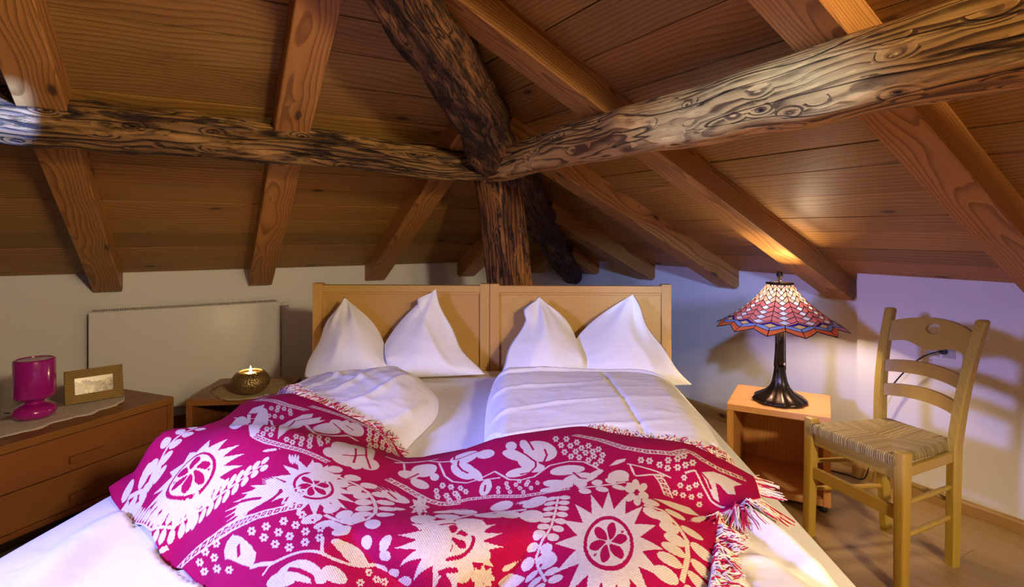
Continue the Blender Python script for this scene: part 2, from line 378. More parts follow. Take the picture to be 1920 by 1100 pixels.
def rush():
    g = G('woven_rush'); uv = g.t.nodes.new('ShaderNodeUVMap').outputs[0]; u, v, _ = g.sep(uv)
    n = g.noise(g.comb(g.math('MULTIPLY', u, 420.0), g.math('MULTIPLY', v, 26.0), 0.0), 1.0, 3.0, 0.6)
    n2 = g.noise(g.comb(g.math('MULTIPLY', u, 30.0), g.math('MULTIPLY', v, 45.0), 3.0), 1.0, 3.0, 0.6)
    f = g.math('FRACT', g.math('ADD', g.math('ADD', g.math('MULTIPLY', u, 120.0), g.math('MULTIPLY', v, 14.0)), g.math('MULTIPLY', n2, 1.4)))
    wn = g.n('ShaderNodeTexWhiteNoise', noise_dimensions='1D'); g.put(wn.inputs['W'], g.math('FLOOR', g.math('ADD', g.math('ADD', g.math('MULTIPLY', u, 120.0), g.math('MULTIPLY', v, 14.0)), g.math('MULTIPLY', n2, 1.4))))
    h = g.ramp(f, [(0.0, 0.0), (0.25, 1.0), (0.75, 1.0), (1.0, 0.0)])
    tw = g.math('FRACT', g.math('ADD', g.math('MULTIPLY', v, 70.0), g.math('MULTIPLY', u, 330.0)))
    col = g.mix(g.math('ADD', g.math('MULTIPLY', n, .5), g.math('MULTIPLY', wn.outputs[0], .6)), (0.17,0.105,0.020), (0.66,0.50,0.19))
    col = g.mix(g.math('MULTIPLY', tw, 0.25), col, (0.40,0.27,0.07))
    col = g.mix(g.math('MULTIPLY', g.math('SUBTRACT', 1.0, h), 0.7), col, (0.09,0.05,0.01))
    g.bsdf(col, 0.5, 0.35, bump=g.math('ADD', h, g.math('MULTIPLY', n, 0.7)), bstr=0.9, bdist=0.004)
    return g.m
M['rush'] = rush()
def perforated():
    g = G('pierced_bronze'); p = g.coord('X', rnd=False)
    vo = g.n('ShaderNodeTexVoronoi', feature='F1'); g.put(vo.inputs['Vector'], p); vo.inputs['Scale'].default_value = 150.0
    d = vo.outputs['Distance']
    nz = g.noise(p, 60.0, 3.0)
    col = g.mix(g.ramp(d, [(0.25, 0.0), (0.5, 1.0)]), (0.02,0.013,0.006), (0.36,0.25,0.10))
    b = g.bsdf(col, 0.38, 0.5, 0.7, bump=d, bstr=0.7, bdist=0.003)
    hole = g.math('MULTIPLY', g.math('LESS_THAN', d, 0.27), g.math('GREATER_THAN', nz, 0.50))
    tr = g.n('ShaderNodeBsdfTransparent'); mx = g.n('ShaderNodeMixShader')
    g.put(mx.inputs[0], hole); g.put(mx.inputs[1], b.outputs[0]); g.put(mx.inputs[2], tr.outputs[0]); g.put(g.out.inputs[0], mx.outputs[0])
    return g.m
M['pierced'] = perforated()
M['wax'] = plain('wax', (0.85,0.70,0.50), 0.4, 0.4, **{'Subsurface_Weight': 0.3})
def photo():
    g = G('mountain_snapshot'); p = g.coord('X', rnd=False); x, y, z = g.sep(p)
    ridge = g.noise(g.comb(g.math('MULTIPLY', x, 26.0), 0.3, 0.0), 1.0, 4.0, 0.65)
    hgt = g.math('SUBTRACT', z, g.math('MULTIPLY', g.math('SUBTRACT', ridge, 0.5), 0.07))
    nz = g.noise(p, 30.0, 5.0, 0.7)
    land = g.ramp(nz, [(0.40, (0.010,0.008,0.005)), (0.52, (0.10,0.075,0.025)), (0.62, (0.50,0.42,0.25))])
    col = g.mix(g.math('GREATER_THAN', hgt, 0.018), land, (0.70,0.66,0.55))
    g.bsdf(col, 0.2, 0.5); return g.m
M['photo'] = photo()
# ---------------------------------------------------------------- room shell
def wall_box(name, a0, a1, b0, b1, z1):
    mb = MB(); vs = [room(a,b,z) for z in (0,z1) for a,b in ((a0,b0),(a1,b0),(a1,b1),(a0,b1))]
    mb.add(vs, [(0,3,2,1),(4,5,6,7),(0,1,5,4),(1,2,6,5),(2,3,7,6),(3,0,4,7)])
    return struct(fix_normals(mb.obj(name, M['wall'])))
AST = 1.589                                        # where the proud stub of the right wall ends
ZR = ZE + SL*(DR-DRF)
wall_box('wall_left', DL, DL+.15, -3.2, DR+.15, ZE)
wall_box('wall_back', AST, DL, DR, DR+.15, ZE)
wall_box('wall_right', -3.2, AST, DRF, DR+.15, ZR)
mb = MB(); mb.add([room(a,b,z) for z in (-.12,-.012) for a,b in ((-3.2,-3.2),(DL,-3.2),(DL,DR),(-3.2,DR))],
                  [(0,3,2,1),(4,5,6,7),(0,1,5,4),(1,2,6,5),(2,3,7,6),(3,0,4,7)])
floor = struct(fix_normals(mb.obj('floor', M['backing'])))
rr = random.Random(3)
b = DR; row = 0
while b > -2.2:
    w = .19; a = DL - rr.uniform(.1, 1.25)*1.0
    a1 = DL
    while a1 > -1.6:
        L = a1 - a
        if b-w < DRF+.02 and a < AST or b-w < DR:
            bb1 = b if a1 > AST+.3 else min(b, DRF)
            m = MB(); m.box((0, 0, -.012), (L-.0015, bb1-(b-w)-.0015, 0.0), bev=0)
            o = m.obj('plank', M['floor'], floor); frame(o, NL, loc=room(a, b, 0))
            o.matrix_world = Matrix(((NL.x,-NR.x,0,0),(NL.y,-NR.y,0,0),(0,0,1,0),(0,0,0,1)))
            o.matrix_world.translation = room(a, bb1, 0)
        a1 = a; a = a1 - 1.29
    b -= w; row += 1

mb = MB()                                          # roof deck behind the boards
q = math.sqrt(1+SL*SL)
def zroof(t): return ZE + SL*t
TT = 3.55
def deck(pts):
    vs = [p+Vector((0,0,.03)) for p in pts]+[p+Vector((0,0,.10)) for p in pts]; n = len(pts)
    mb.add(vs, [tuple(range(n)), tuple(range(n,2*n))[::-1]]+[(i,(i+1)%n,n+(i+1)%n,n+i) for i in range(n)])
deck([room(DL+.15,-3.2,zroof(-.15)), room(DL+.15,DR+.15,zroof(-.15)), room(DL-TT,DR-TT,zroof(TT)), room(DL-TT,-3.2,zroof(TT))])
deck([room(DL+.15,DR+.15,zroof(-.15)), room(-3.2,DR+.15,zroof(-.15)), room(-3.2,DR-TT,zroof(TT)), room(DL-TT,DR-TT,zroof(TT))])
ceiling = struct(fix_normals(mb.obj('ceiling', M['backing'])))
rr = random.Random(11)
def boards(ts, side):
    ts = list(ts)
    while ts[-1] < TT-.1: ts.append(ts[-1]+rr.uniform(.145,.185))
    for t0, t1 in zip(ts, ts[1:]):
        m = MB(); g = .0022; c = .005
        y0, y1 = t0*q+g, t1*q-g; h0, h1 = (t0+g), (t1-g)
        far = -3.1
        # x runs from far end to the hip; the top edges are chamfered so that each joint reads as a groove
        if side == 'L': xa0, xa1, xb0, xb1 = far, DR-h0, far, DR-h1
        else:           xa0, xa1, xb0, xb1 = -(DL-h0), -far, -(DL-h1), -far
        vs = [(xa0,y0,.02),(xa1,y0,.02),(xb1,y1,.02),(xb0,y1,.02),
              (xa0,y0,c),(xa1,y0,c),(xb1,y1,c),(xb0,y1,c),
              (xa0,y0+c*1.2,0),(xa1,y0+c*1.2,0),(xb1,y1-c*1.2,0),(xb0,y1-c*1.2,0)]
        m.add(vs, [(0,1,2,3),(0,4,5,1),(1,5,6,2),(2,6,7,3),(3,7,4,0),(4,8,9,5),(5,9,10,6),(6,10,11,7),(7,11,8,4),(11,10,9,8)])
        o = fix_normals(m.obj('plank', M['plank'], ceiling))
        if side == 'L': X = NR; up = (-NL+Vector((0,0,SL))).normalized(); org = room(DL,0,ZE)
        else:           X = -NL; up = (-NR+Vector((0,0,SL))).normalized(); org = room(0,DR,ZE)
        Z = X.cross(up)
        off = Z*rr.uniform(-.0012,.0012)
        o.matrix_world = Matrix(((X.x,up.x,Z.x,org.x+off.x),(X.y,up.y,Z.y,org.y+off.y),(X.z,up.z,Z.z,org.z+off.z),(0,0,0,1)))
boards([0,.16,.32,.485,.64,.80,.962,1.11,1.255,1.40,1.545,1.72,1.897], 'L')
boards([0,.215,.344,.504,.625,.795,.962,1.09,1.25,1.405,1.57,1.75], 'R')

def skirting(name, p0, p1, inward, h=.062, th=.016, mat='skirt'):
    m = MB(); L = (p1-p0).length
    m.prism([(0,0),(th,0),(th,h-.012),(th-.006,h-.003),(.002,h),(0,h)], 0, L)
    o = bpy.data.objects.new(name, m.mesh(name, M[mat])); link(o)
    X = (p1-p0).normalized(); n = Vector(inward)
    # prism x -> inward, y -> up, z -> along
    bm = bmesh.new(); bm.from_mesh(o.data)
    for v in bm.verts: v.co = Vector((v.co.z, v.co.x, v.co.y))
    bmesh.ops.recalc_face_normals(bm, faces=bm.faces); bm.to_mesh(o.data); bm.free()
    o.matrix_world = Matrix(((X.x,n.x,0,p0.x),(X.y,n.y,0,p0.y),(X.z,n.z,1,p0.z),(0,0,0,1)))
    return struct(o)
skirting('baseboard_right', room(-3.1,DRF), room(AST+.016,DRF), -NR)
skirting('baseboard_back', room(AST,DR), room(DL-.016,DR), -NR, h=.075)
skirting('baseboard_left', room(DL,DR-.016), room(DL,-3.1), -NL, h=.075, mat='dress')

# ---------------------------------------------------------------- rafters
PHI = math.atan(SL)
def rafter(side, pos, label, skew=0.0, t1=None, w=.14, d=.128):
    lim = (DR-pos) if side == 'L' else (DL-pos)
    t1 = min(lim-.05, TT-.05) if t1 is None else t1
    L = t1*q
    prof = [(0,0),(L,0),(L,-d),(-.028,-d),(-.050,-d+.030)]
    m = MB(); m.prism(prof, -w/2, w/2)
    o = bpy.data.objects.new('rafter', m.mesh('rafter', M['rafter'])); link(o)
    bm = bmesh.new(); bm.from_mesh(o.data)
    for v in bm.verts: v.co = Vector((v.co.x, v.co.z, v.co.y))
    bmesh.ops.recalc_face_normals(bm, faces=bm.faces)
    bmesh.ops.bevel(bm, geom=list(bm.edges), offset=.004, segments=1, affect='EDGES')
    bm.to_mesh(o.data); bm.free()
    if side == 'L': X = (-NL+NR*skew+Vector((0,0,SL))).normalized(); org = room(DL,pos,ZE)
    else:           X = (-NR+NL*skew+Vector((0,0,SL))).normalized(); org = room(pos,DR,ZE)
    frame(o, X, loc=org)
    return tag(o, label, 'rafter', 'roof rafters of the left slope' if side == 'L' else 'roof rafters of the right slope')
rafter('L', -.395, 'leftmost larch rafter on the left roof slope, crossing above the pale end of the log', -.020)
rafter('L', .43, 'reddish larch rafter ending on the wall above the radiator near its valve', -.028)
rafter('L', 1.20, 'larch rafter ending on the wall just above the left headboard panel', -.015)
rafter('L', 1.935, 'short larch rafter disappearing behind the left side of the old post')
rafter('L', 2.60, 'stubby rafter tail peeking out just right of the old post')
rafter('R', 3.80, 'short dark rafter running into the hip log above the right headboard')
rafter('R', 3.15, 'jack rafter ending above the right end of the headboard')
rafter('R', 2.42, 'long rafter ending on the blue-lit wall between headboard and glass lamp')
rafter('R', 1.705, 'thick rafter ending right beside the stained glass lamp finial')
rafter('R', .805, 'rafter at the far right above the wooden chair')

# ---------------------------------------------------------------- old logs
def rough_log(name, p0, p1, r0, r1, mat, seed, label, square=2.0, bend=(0,0), amp=.07, n=44, seg=200, flat=(1,1), twist=0.0, knots=()):
    rg = np.random.RandomState(seed)
    p0 = Vector(p0); p1 = Vector(p1); L = (p1-p0).length
    waves = [(rg.uniform(2,26), rg.randint(1,9), rg.uniform(0,6.28), rg.uniform(.25,1)) for _ in range(26)]
    vs = []; fs = []
    for k in range(seg):
        f = k/(seg-1); x = f*L
        r = r0+(r1-r0)*f
        cy = bend[0]*math.sin(PI*f)+.008*math.sin(x*4.1+seed); cz = bend[1]*math.sin(PI*f)+.007*math.sin(x*3.3+2*seed)
        for i in range(n):
            a = 2*PI*i/n + twist*f
            c, s = math.cos(a), math.sin(a)
            se = (abs(c)**square+abs(s)**square)**(-1/square)
            w = 0
            for fx, fa, ph, am in waves: w += am*math.sin(fx*x+fa*a+ph)/ (1+.18*fx+.25*fa)
            rr_ = r*se*(1+amp*w)
            for (kx, ka, kr, kh) in knots:
                da = (a-ka+PI) % (2*PI)-PI
                dd = ((x-kx)/kr)**2+(da*r/kr)**2
                rr_ += kh*math.exp(-dd)
            vs.append((x, cy+rr_*c*flat[0], cz+rr_*s*flat[1]))
    for k in range(seg-1):
        for i in range(n):
            j = (i+1) % n; fs.append((k*n+i, k*n+j, (k+1)*n+j, (k+1)*n+i))
    fs.append(tuple(range(n))[::-1]); fs.append(tuple((seg-1)*n+i for i in range(n)))
    o = MB().add(vs, fs).obj(name, mat, smooth=True); fix_normals(o)
    frame(o, p1-p0, loc=p0)
    return tag(o, label, 'beam', 'old log purlins' if name == 'log_purlin' else None)
J = Vector((-.10, 2.90, 1.555))
def along(p, d, s, z): return Vector((p.x+d.x*s, p.y+d.y*s, z))
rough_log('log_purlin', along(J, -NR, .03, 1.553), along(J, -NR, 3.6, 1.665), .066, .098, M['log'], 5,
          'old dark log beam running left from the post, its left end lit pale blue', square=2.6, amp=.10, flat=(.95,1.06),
          knots=[(.42,-.6+PI,.05,.016),(.78,2.4,.05,.018),(1.35,2.3,.06,.016),(1.9,2.6,.08,.02)])
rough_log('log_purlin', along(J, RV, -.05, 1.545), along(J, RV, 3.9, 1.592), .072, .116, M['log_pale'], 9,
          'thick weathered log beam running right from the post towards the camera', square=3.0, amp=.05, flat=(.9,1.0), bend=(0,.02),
          knots=[(1.1,3.0,.06,.012)])
hip = lambda t, dz: CORNER + Vector((-.366*t, -1.366*t, ZE+SL*t-dz))
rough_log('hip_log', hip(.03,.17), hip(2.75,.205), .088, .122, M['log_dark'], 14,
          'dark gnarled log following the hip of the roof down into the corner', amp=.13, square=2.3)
rough_log('old_post', (.096,3.15,0.0), (-.085,2.985,1.50), .122, .112, M['post'], 21,
          'squared old timber post standing behind the middle of the headboard', square=6.0, amp=.035, flat=(.90,.80))
# ---------------------------------------------------------------- bed: local axes u (to the right), w (from head to foot)
BA = .042
BO = (-.112, 2.83)
def bw(u, w):                                      # bed plane -> world
    return (BO[0]+u*math.cos(BA)-w*math.sin(BA), BO[1]-u*math.sin(BA)-w*math.cos(BA))
def wb(x, y):
    dx, dy = x-BO[0], y-BO[1]
    return (dx*math.cos(BA)-dy*math.sin(BA), -dx*math.sin(BA)-dy*math.cos(BA))
ZM = .535                                          # mattress top
def sstep(x, a, b):
    t = np.clip((x-a)/(b-a), 0, 1); return t*t*(3-2*t)
def puff(d, r):
    t = np.clip(d/r, 0, 1); return np.sqrt(np.clip(1-(1-t)**2, 0, 1))
def wrinkle(u, w, seed, n=14, f0=5, f1=26):
    rg = np.random.RandomState(seed); s = 0*u
    for _ in range(n):
        a = rg.uniform(0, PI); f = rg.uniform(f0, f1); ph = rg.uniform(0, 6.28)
        q_ = f*(u*np.cos(a)+w*np.sin(a))+ph+1.3*np.sin(3.1*u+2.3*w+ph)
        s = s + (1-np.abs(np.sin(q_)))**3/(f/6)
    return s/n
def edge_R(w):  # left and right side of the right duvet
    return .055+.012*np.sin(w*7), .800-.035*sstep(w,.9,1.4)
def edge_L(w):
    return -.80-.075*sstep(w,1.15,1.45)-.010*np.sin(w*8), -.155+.02*np.sin(w*9+1)
def folds_(u, w, a, c, f, wid, ph):
    """a bundle of soft creases fanning along direction a"""
    x = u*math.cos(a)+w*math.sin(a); y = -u*math.sin(a)+w*math.cos(a)
    return np.exp(-((np.mod(x+.02*np.sin(y*11+ph)+ph, c)-c/2)/wid)**2)*(.5+.5*np.sin(y*f+ph))
def h_R(u, w):
    l, r = edge_R(w); head = .40-.03*np.sin((u-.05)/.8*PI)+.10*sstep(u,.62,.84)+.03*sstep(.2-u,0,.15)
    d1 = np.minimum(u-l, 9); d2 = r-u; d3 = w-head
    pf = puff(d1,.085)*puff(d2,.13)*puff(d3,.13)
    h = .128*pf + .012*np.sin(u*7+1)*np.sin(w*5)*pf
    h = h + .032*pf*(wrinkle(u, w, 4)-.3)+.008*pf*folds_(u,w,1.25,.23,6,.016,.7)
    t_ = (w-1.57)/.20; dl = u-(.600+.100*t_)
    h = h + pf*(.022*np.exp(-(dl/.028)**2)-.022*np.exp(-((dl+.055)/.03)**2))*sstep(w,1.50,1.60)
    # hem band and its seam
    h = h + .006*pf*np.exp(-((w-head-.135-.02*np.sin(u*9))/.008)**2) - .006*pf*np.exp(-((w-head-.155-.02*np.sin(u*9))/.01)**2)
    h = h - .009*pf*np.exp(-((u-.50-.05*(w-.5))/.007)**2)*sstep(w,.52,.56)
    return h
def h_L(u, w):
    l, r = edge_L(w); head = .42-.05*np.sin((u+.9)/.75*PI)+.12*sstep(u,-.42,-.16)
    d1 = u-l; d2 = r-u; d3 = w-head
    pf = puff(d1,.26)*puff(d2,.22)*puff(d3,.17)
    h = .128*pf + .020*np.sin(u*8+.5)*np.sin(w*6+1)*pf
    low = sstep(w,1.20,1.40)*sstep(-u,.12,.34)          # flat and close to the mattress at the foot
    h = h*(1-.80*low)
    h = h + .065*pf*(1-low)*(wrinkle(u, w, 8, n=18, f0=4, f1=24)-.3)
    h = h + .012*pf*(1-low)*(folds_(u,w,.5,.16,9,.018,.3)+folds_(u,w,-.7,.21,7,.02,1.1))
    h = h + .022*puff(d1,.08)*low*np.maximum(0, np.sin(u*19+w*5+np.sin(w*9)))**2*sstep(w,1.42,1.6)
    return h
def h_base(u, w):
    return ZM + .004 + np.maximum(np.maximum(h_R(u,w), h_L(u,w)), 0)
def tps_fit(P, Z, lam=2e-4):
    n = len(P); d = np.sqrt(((P[:,None]-P[None])**2).sum(-1)); K = d*d*np.log(d+1e-9)
    A = np.zeros((n+3, n+3)); A[:n,:n] = K+lam*np.eye(n); A[:n,n] = 1; A[:n,n+1:] = P; A[n,:n] = 1; A[n+1:,:n] = P.T
    return np.linalg.solve(A, np.concatenate([Z, np.zeros(3)]))
def tps_eval(P, c, u, w):
    z = c[-3]+c[-2]*u+c[-1]*w
    for i, (pu, pw) in enumerate(P):
        d2 = (u-pu)**2+(w-pw)**2; z = z+c[i]*.5*d2*np.log(d2+1e-18)
    return z
def poly_at(pl, t):
    pl = np.asarray(pl, float); seg = np.sqrt((np.diff(pl, axis=0)**2).sum(1)); s = np.concatenate([[0], np.cumsum(seg)]); s /= s[-1]
    return np.stack([np.interp(t, s, pl[:,k]) for k in range(pl.shape[1])], -1)
def line_dist(u, w, pl):
    """signed distance to a fold line (positive towards the head) and position along it"""
    best = np.full(u.shape, 9.0); sg = np.zeros(u.shape); al = np.zeros(u.shape)
    pl = np.asarray(pl); n = len(pl)-1
    for k in range(n):
        a, b_ = pl[k], pl[k+1]; d = b_-a; L2 = (d**2).sum()
        t = np.clip(((u-a[0])*d[0]+(w-a[1])*d[1])/L2, 0, 1)
        du, dw = u-(a[0]+t*d[0]), w-(a[1]+t*d[1]); ds = np.hypot(du, dw)
        m = ds < best
        best = np.where(m, ds, best); sg = np.where(m, np.sign(du*d[1]-dw*d[0]), sg); al = np.where(m, (k+t)/n, al)
    return best*sg, al
def blanket_grid(D, ni, nj):
    """Coons patch over the outline in the bed plane, lifted by the height field and pushed out at the folds"""
    s = np.linspace(0, 1, ni); t = np.linspace(0, 1, nj)
    T = poly_at(D['top'], s); B = poly_at(D['bot'], s); Lf = poly_at(D['left'], t); R = poly_at(D['right'], t)
    S, TT_ = np.meshgrid(s, t, indexing='ij')
    P = (1-TT_)[...,None]*T[:,None]+TT_[...,None]*B[:,None]+(1-S)[...,None]*Lf[None]+S[...,None]*R[None]
    P = P-((1-S)*(1-TT_))[...,None]*T[0]-(S*(1-TT_))[...,None]*T[-1]-((1-S)*TT_)[...,None]*B[0]-(S*TT_)[...,None]*B[-1]
    u, w = P[...,0], P[...,1]
    ctl = np.asarray(D['ctl']); c = tps_fit(ctl[:,:2], ctl[:,2])
    z = tps_eval(ctl[:,:2], c, u, w)
    z = np.maximum(z, ZM+.012)
    z = z+.006*(wrinkle(u, w, 31, n=10, f0=4, f1=14)-.3)
    du = np.zeros_like(u); dw = np.zeros_like(u)
    for pl, hgt, drop, push, ax in D['folds']:
        sd, al = line_dist(u, w, pl)
        fade = np.sin(PI*np.clip(al, 0, 1))**.6*(np.abs(sd) < .4)
        z = z+fade*hgt*np.exp(-((sd-.045)/.045)**2)
        g_ = sstep(-sd, -.015, .020)*np.exp(-(np.clip(-sd-.03, 0, 9)/.045)**2)
        z = z-fade*drop*g_
        k = fade*(push*np.exp(-((sd-.03)/.035)**2)-.022*np.exp(-((sd+.02)/.016)**2))
        du = du+ax[0]*k; dw = dw+ax[1]*k
    return u, w, u+du, w+dw, z
BL = dict(
 top=[[-0.8239,1.4665],[-0.8011,1.4331],[-0.7606,1.4353],[-0.7308,1.4521],[-0.7225,1.4262],[-0.6683,1.4022],[-0.6076,1.3855],[-0.5865,1.3415],[-0.6741,1.1124],[-0.881,0.5973],[-0.8515,0.5446],[-0.5484,0.9945],[-0.4407,1.044],[-0.3387,1.0918],[-0.2469,1.1498],[-0.1875,1.1616],[-0.1608,1.1663],[-0.093,1.1557],[0.0106,1.0947],[0.1403,1.3391],[0.2387,1.2771],[0.3663,1.2255],[0.4411,1.2783],[0.5492,1.3096],[0.6224,1.3494],[0.6776,1.4102],[0.8021,1.2645],[0.7105,1.5911]],
 bot=[[-0.7521,1.5201],[-0.6875,1.5692],[-0.5488,1.6807],[-0.4522,1.752],[-0.3734,1.8127],[-0.259,1.9382],[-0.0765,2.0673],[0.0643,2.107],[0.2277,2.1081],[0.3525,2.0806],[0.47,2.0021]],
 left=[[-0.8239,1.4665],[-0.7966,1.4895],[-0.7521,1.5201]],
 right=[[0.7105,1.5911],[0.6347,1.6782],[0.6037,1.6606],[0.5539,1.7863],[0.5108,1.8973],[0.47,2.0021]],
 ctl=[[-0.8239,1.4665,0.585],[-0.8011,1.4331,0.6],[-0.7606,1.4353,0.63],[-0.7308,1.4521,0.68],[-0.7225,1.4262,0.7],[-0.6683,1.4022,0.71],[-0.6076,1.3855,0.712],[-0.5865,1.3415,0.7],[-0.6741,1.1124,0.6682],[-0.881,0.5973,0.549],[-0.8515,0.5446,0.549],[-0.5484,0.9945,0.6757],[-0.4407,1.044,0.6612],[-0.3387,1.0918,0.6412],[-0.2469,1.1498,0.622],[-0.1875,1.1616,0.5845],[-0.1608,1.1663,0.549],[-0.093,1.1557,0.549],[0.0106,1.0947,0.549],[0.1403,1.3391,0.6749],[0.2387,1.2771,0.6708],[0.3663,1.2255,0.669],[0.4411,1.2783,0.6687],[0.5492,1.3096,0.666],[0.6224,1.3494,0.6684],[0.6776,1.4102,0.66],[0.8021,1.2645,0.549],[0.7105,1.5911,0.6465],[-0.7966,1.4895,0.57],[-0.7521,1.5201,0.56],[-0.6875,1.5692,0.555],[-0.5488,1.6807,0.56],[-0.4522,1.752,0.565],[-0.3734,1.8127,0.57],[-0.259,1.9382,0.575],[-0.0765,2.0673,0.6],[0.0643,2.107,0.63],[0.2277,2.1081,0.65],[0.3525,2.0806,0.66],[0.47,2.0021,0.65],[0.6347,1.6782,0.6712],[0.6037,1.6606,0.6459],[0.5539,1.7863,0.655],[0.5108,1.8973,0.655],[-0.6078,1.4092,0.712],[-0.5202,1.6076,0.69],[-0.5484,1.629,0.635],[-0.4206,1.6251,0.705],[-0.3293,1.7127,0.69],[-0.395,1.7124,0.635],[-0.503,1.6634,0.585],[-0.2563,1.68,0.72],[-0.1898,1.6154,0.705],[-0.4571,1.3444,0.7],[-0.3138,1.4164,0.7],[-0.1824,1.4885,0.69],[-0.2502,1.8308,0.68],[-0.3134,1.8221,0.645],[-0.1473,1.8464,0.7],[-0.0818,1.7462,0.69],[-0.028,1.8683,0.705],[-0.0567,1.5867,0.66],[0.0032,1.5233,0.645],[0.1036,1.5369,0.665],[0.2251,1.5031,0.69],[0.325,1.4927,0.7],[0.4614,1.5599,0.705],[0.5738,1.5753,0.69],[0.663,1.5822,0.66],[0.0678,1.7102,0.665],[0.1748,1.736,0.68],[0.0934,1.8851,0.69],[0.1811,1.8579,0.695],[0.2765,1.7517,0.7],[-0.1453,1.9404,0.69],[-0.0626,1.9565,0.685],[-0.2353,1.899,0.65],[-0.3368,1.8244,0.612],[-0.268,1.8888,0.625],[-0.168,1.9658,0.655],[0.1063,1.9143,0.655],[0.2094,1.9,0.675],[0.3439,1.8603,0.7],[0.3301,1.9776,0.7],[0.2698,1.9083,0.69],[0.4633,1.7642,0.7],[0.4468,1.9155,0.69],[0.5265,1.8146,0.67]],
 folds=[([[-0.08,1.8661],[-0.0153,1.9032],[0.0498,1.9228],[0.1092,1.9232],[0.1657,1.8879],[0.2266,1.8363]],0.016,0.034,0.034,(0.05,1.0))])
FR = (0.296,0.57,0.761)
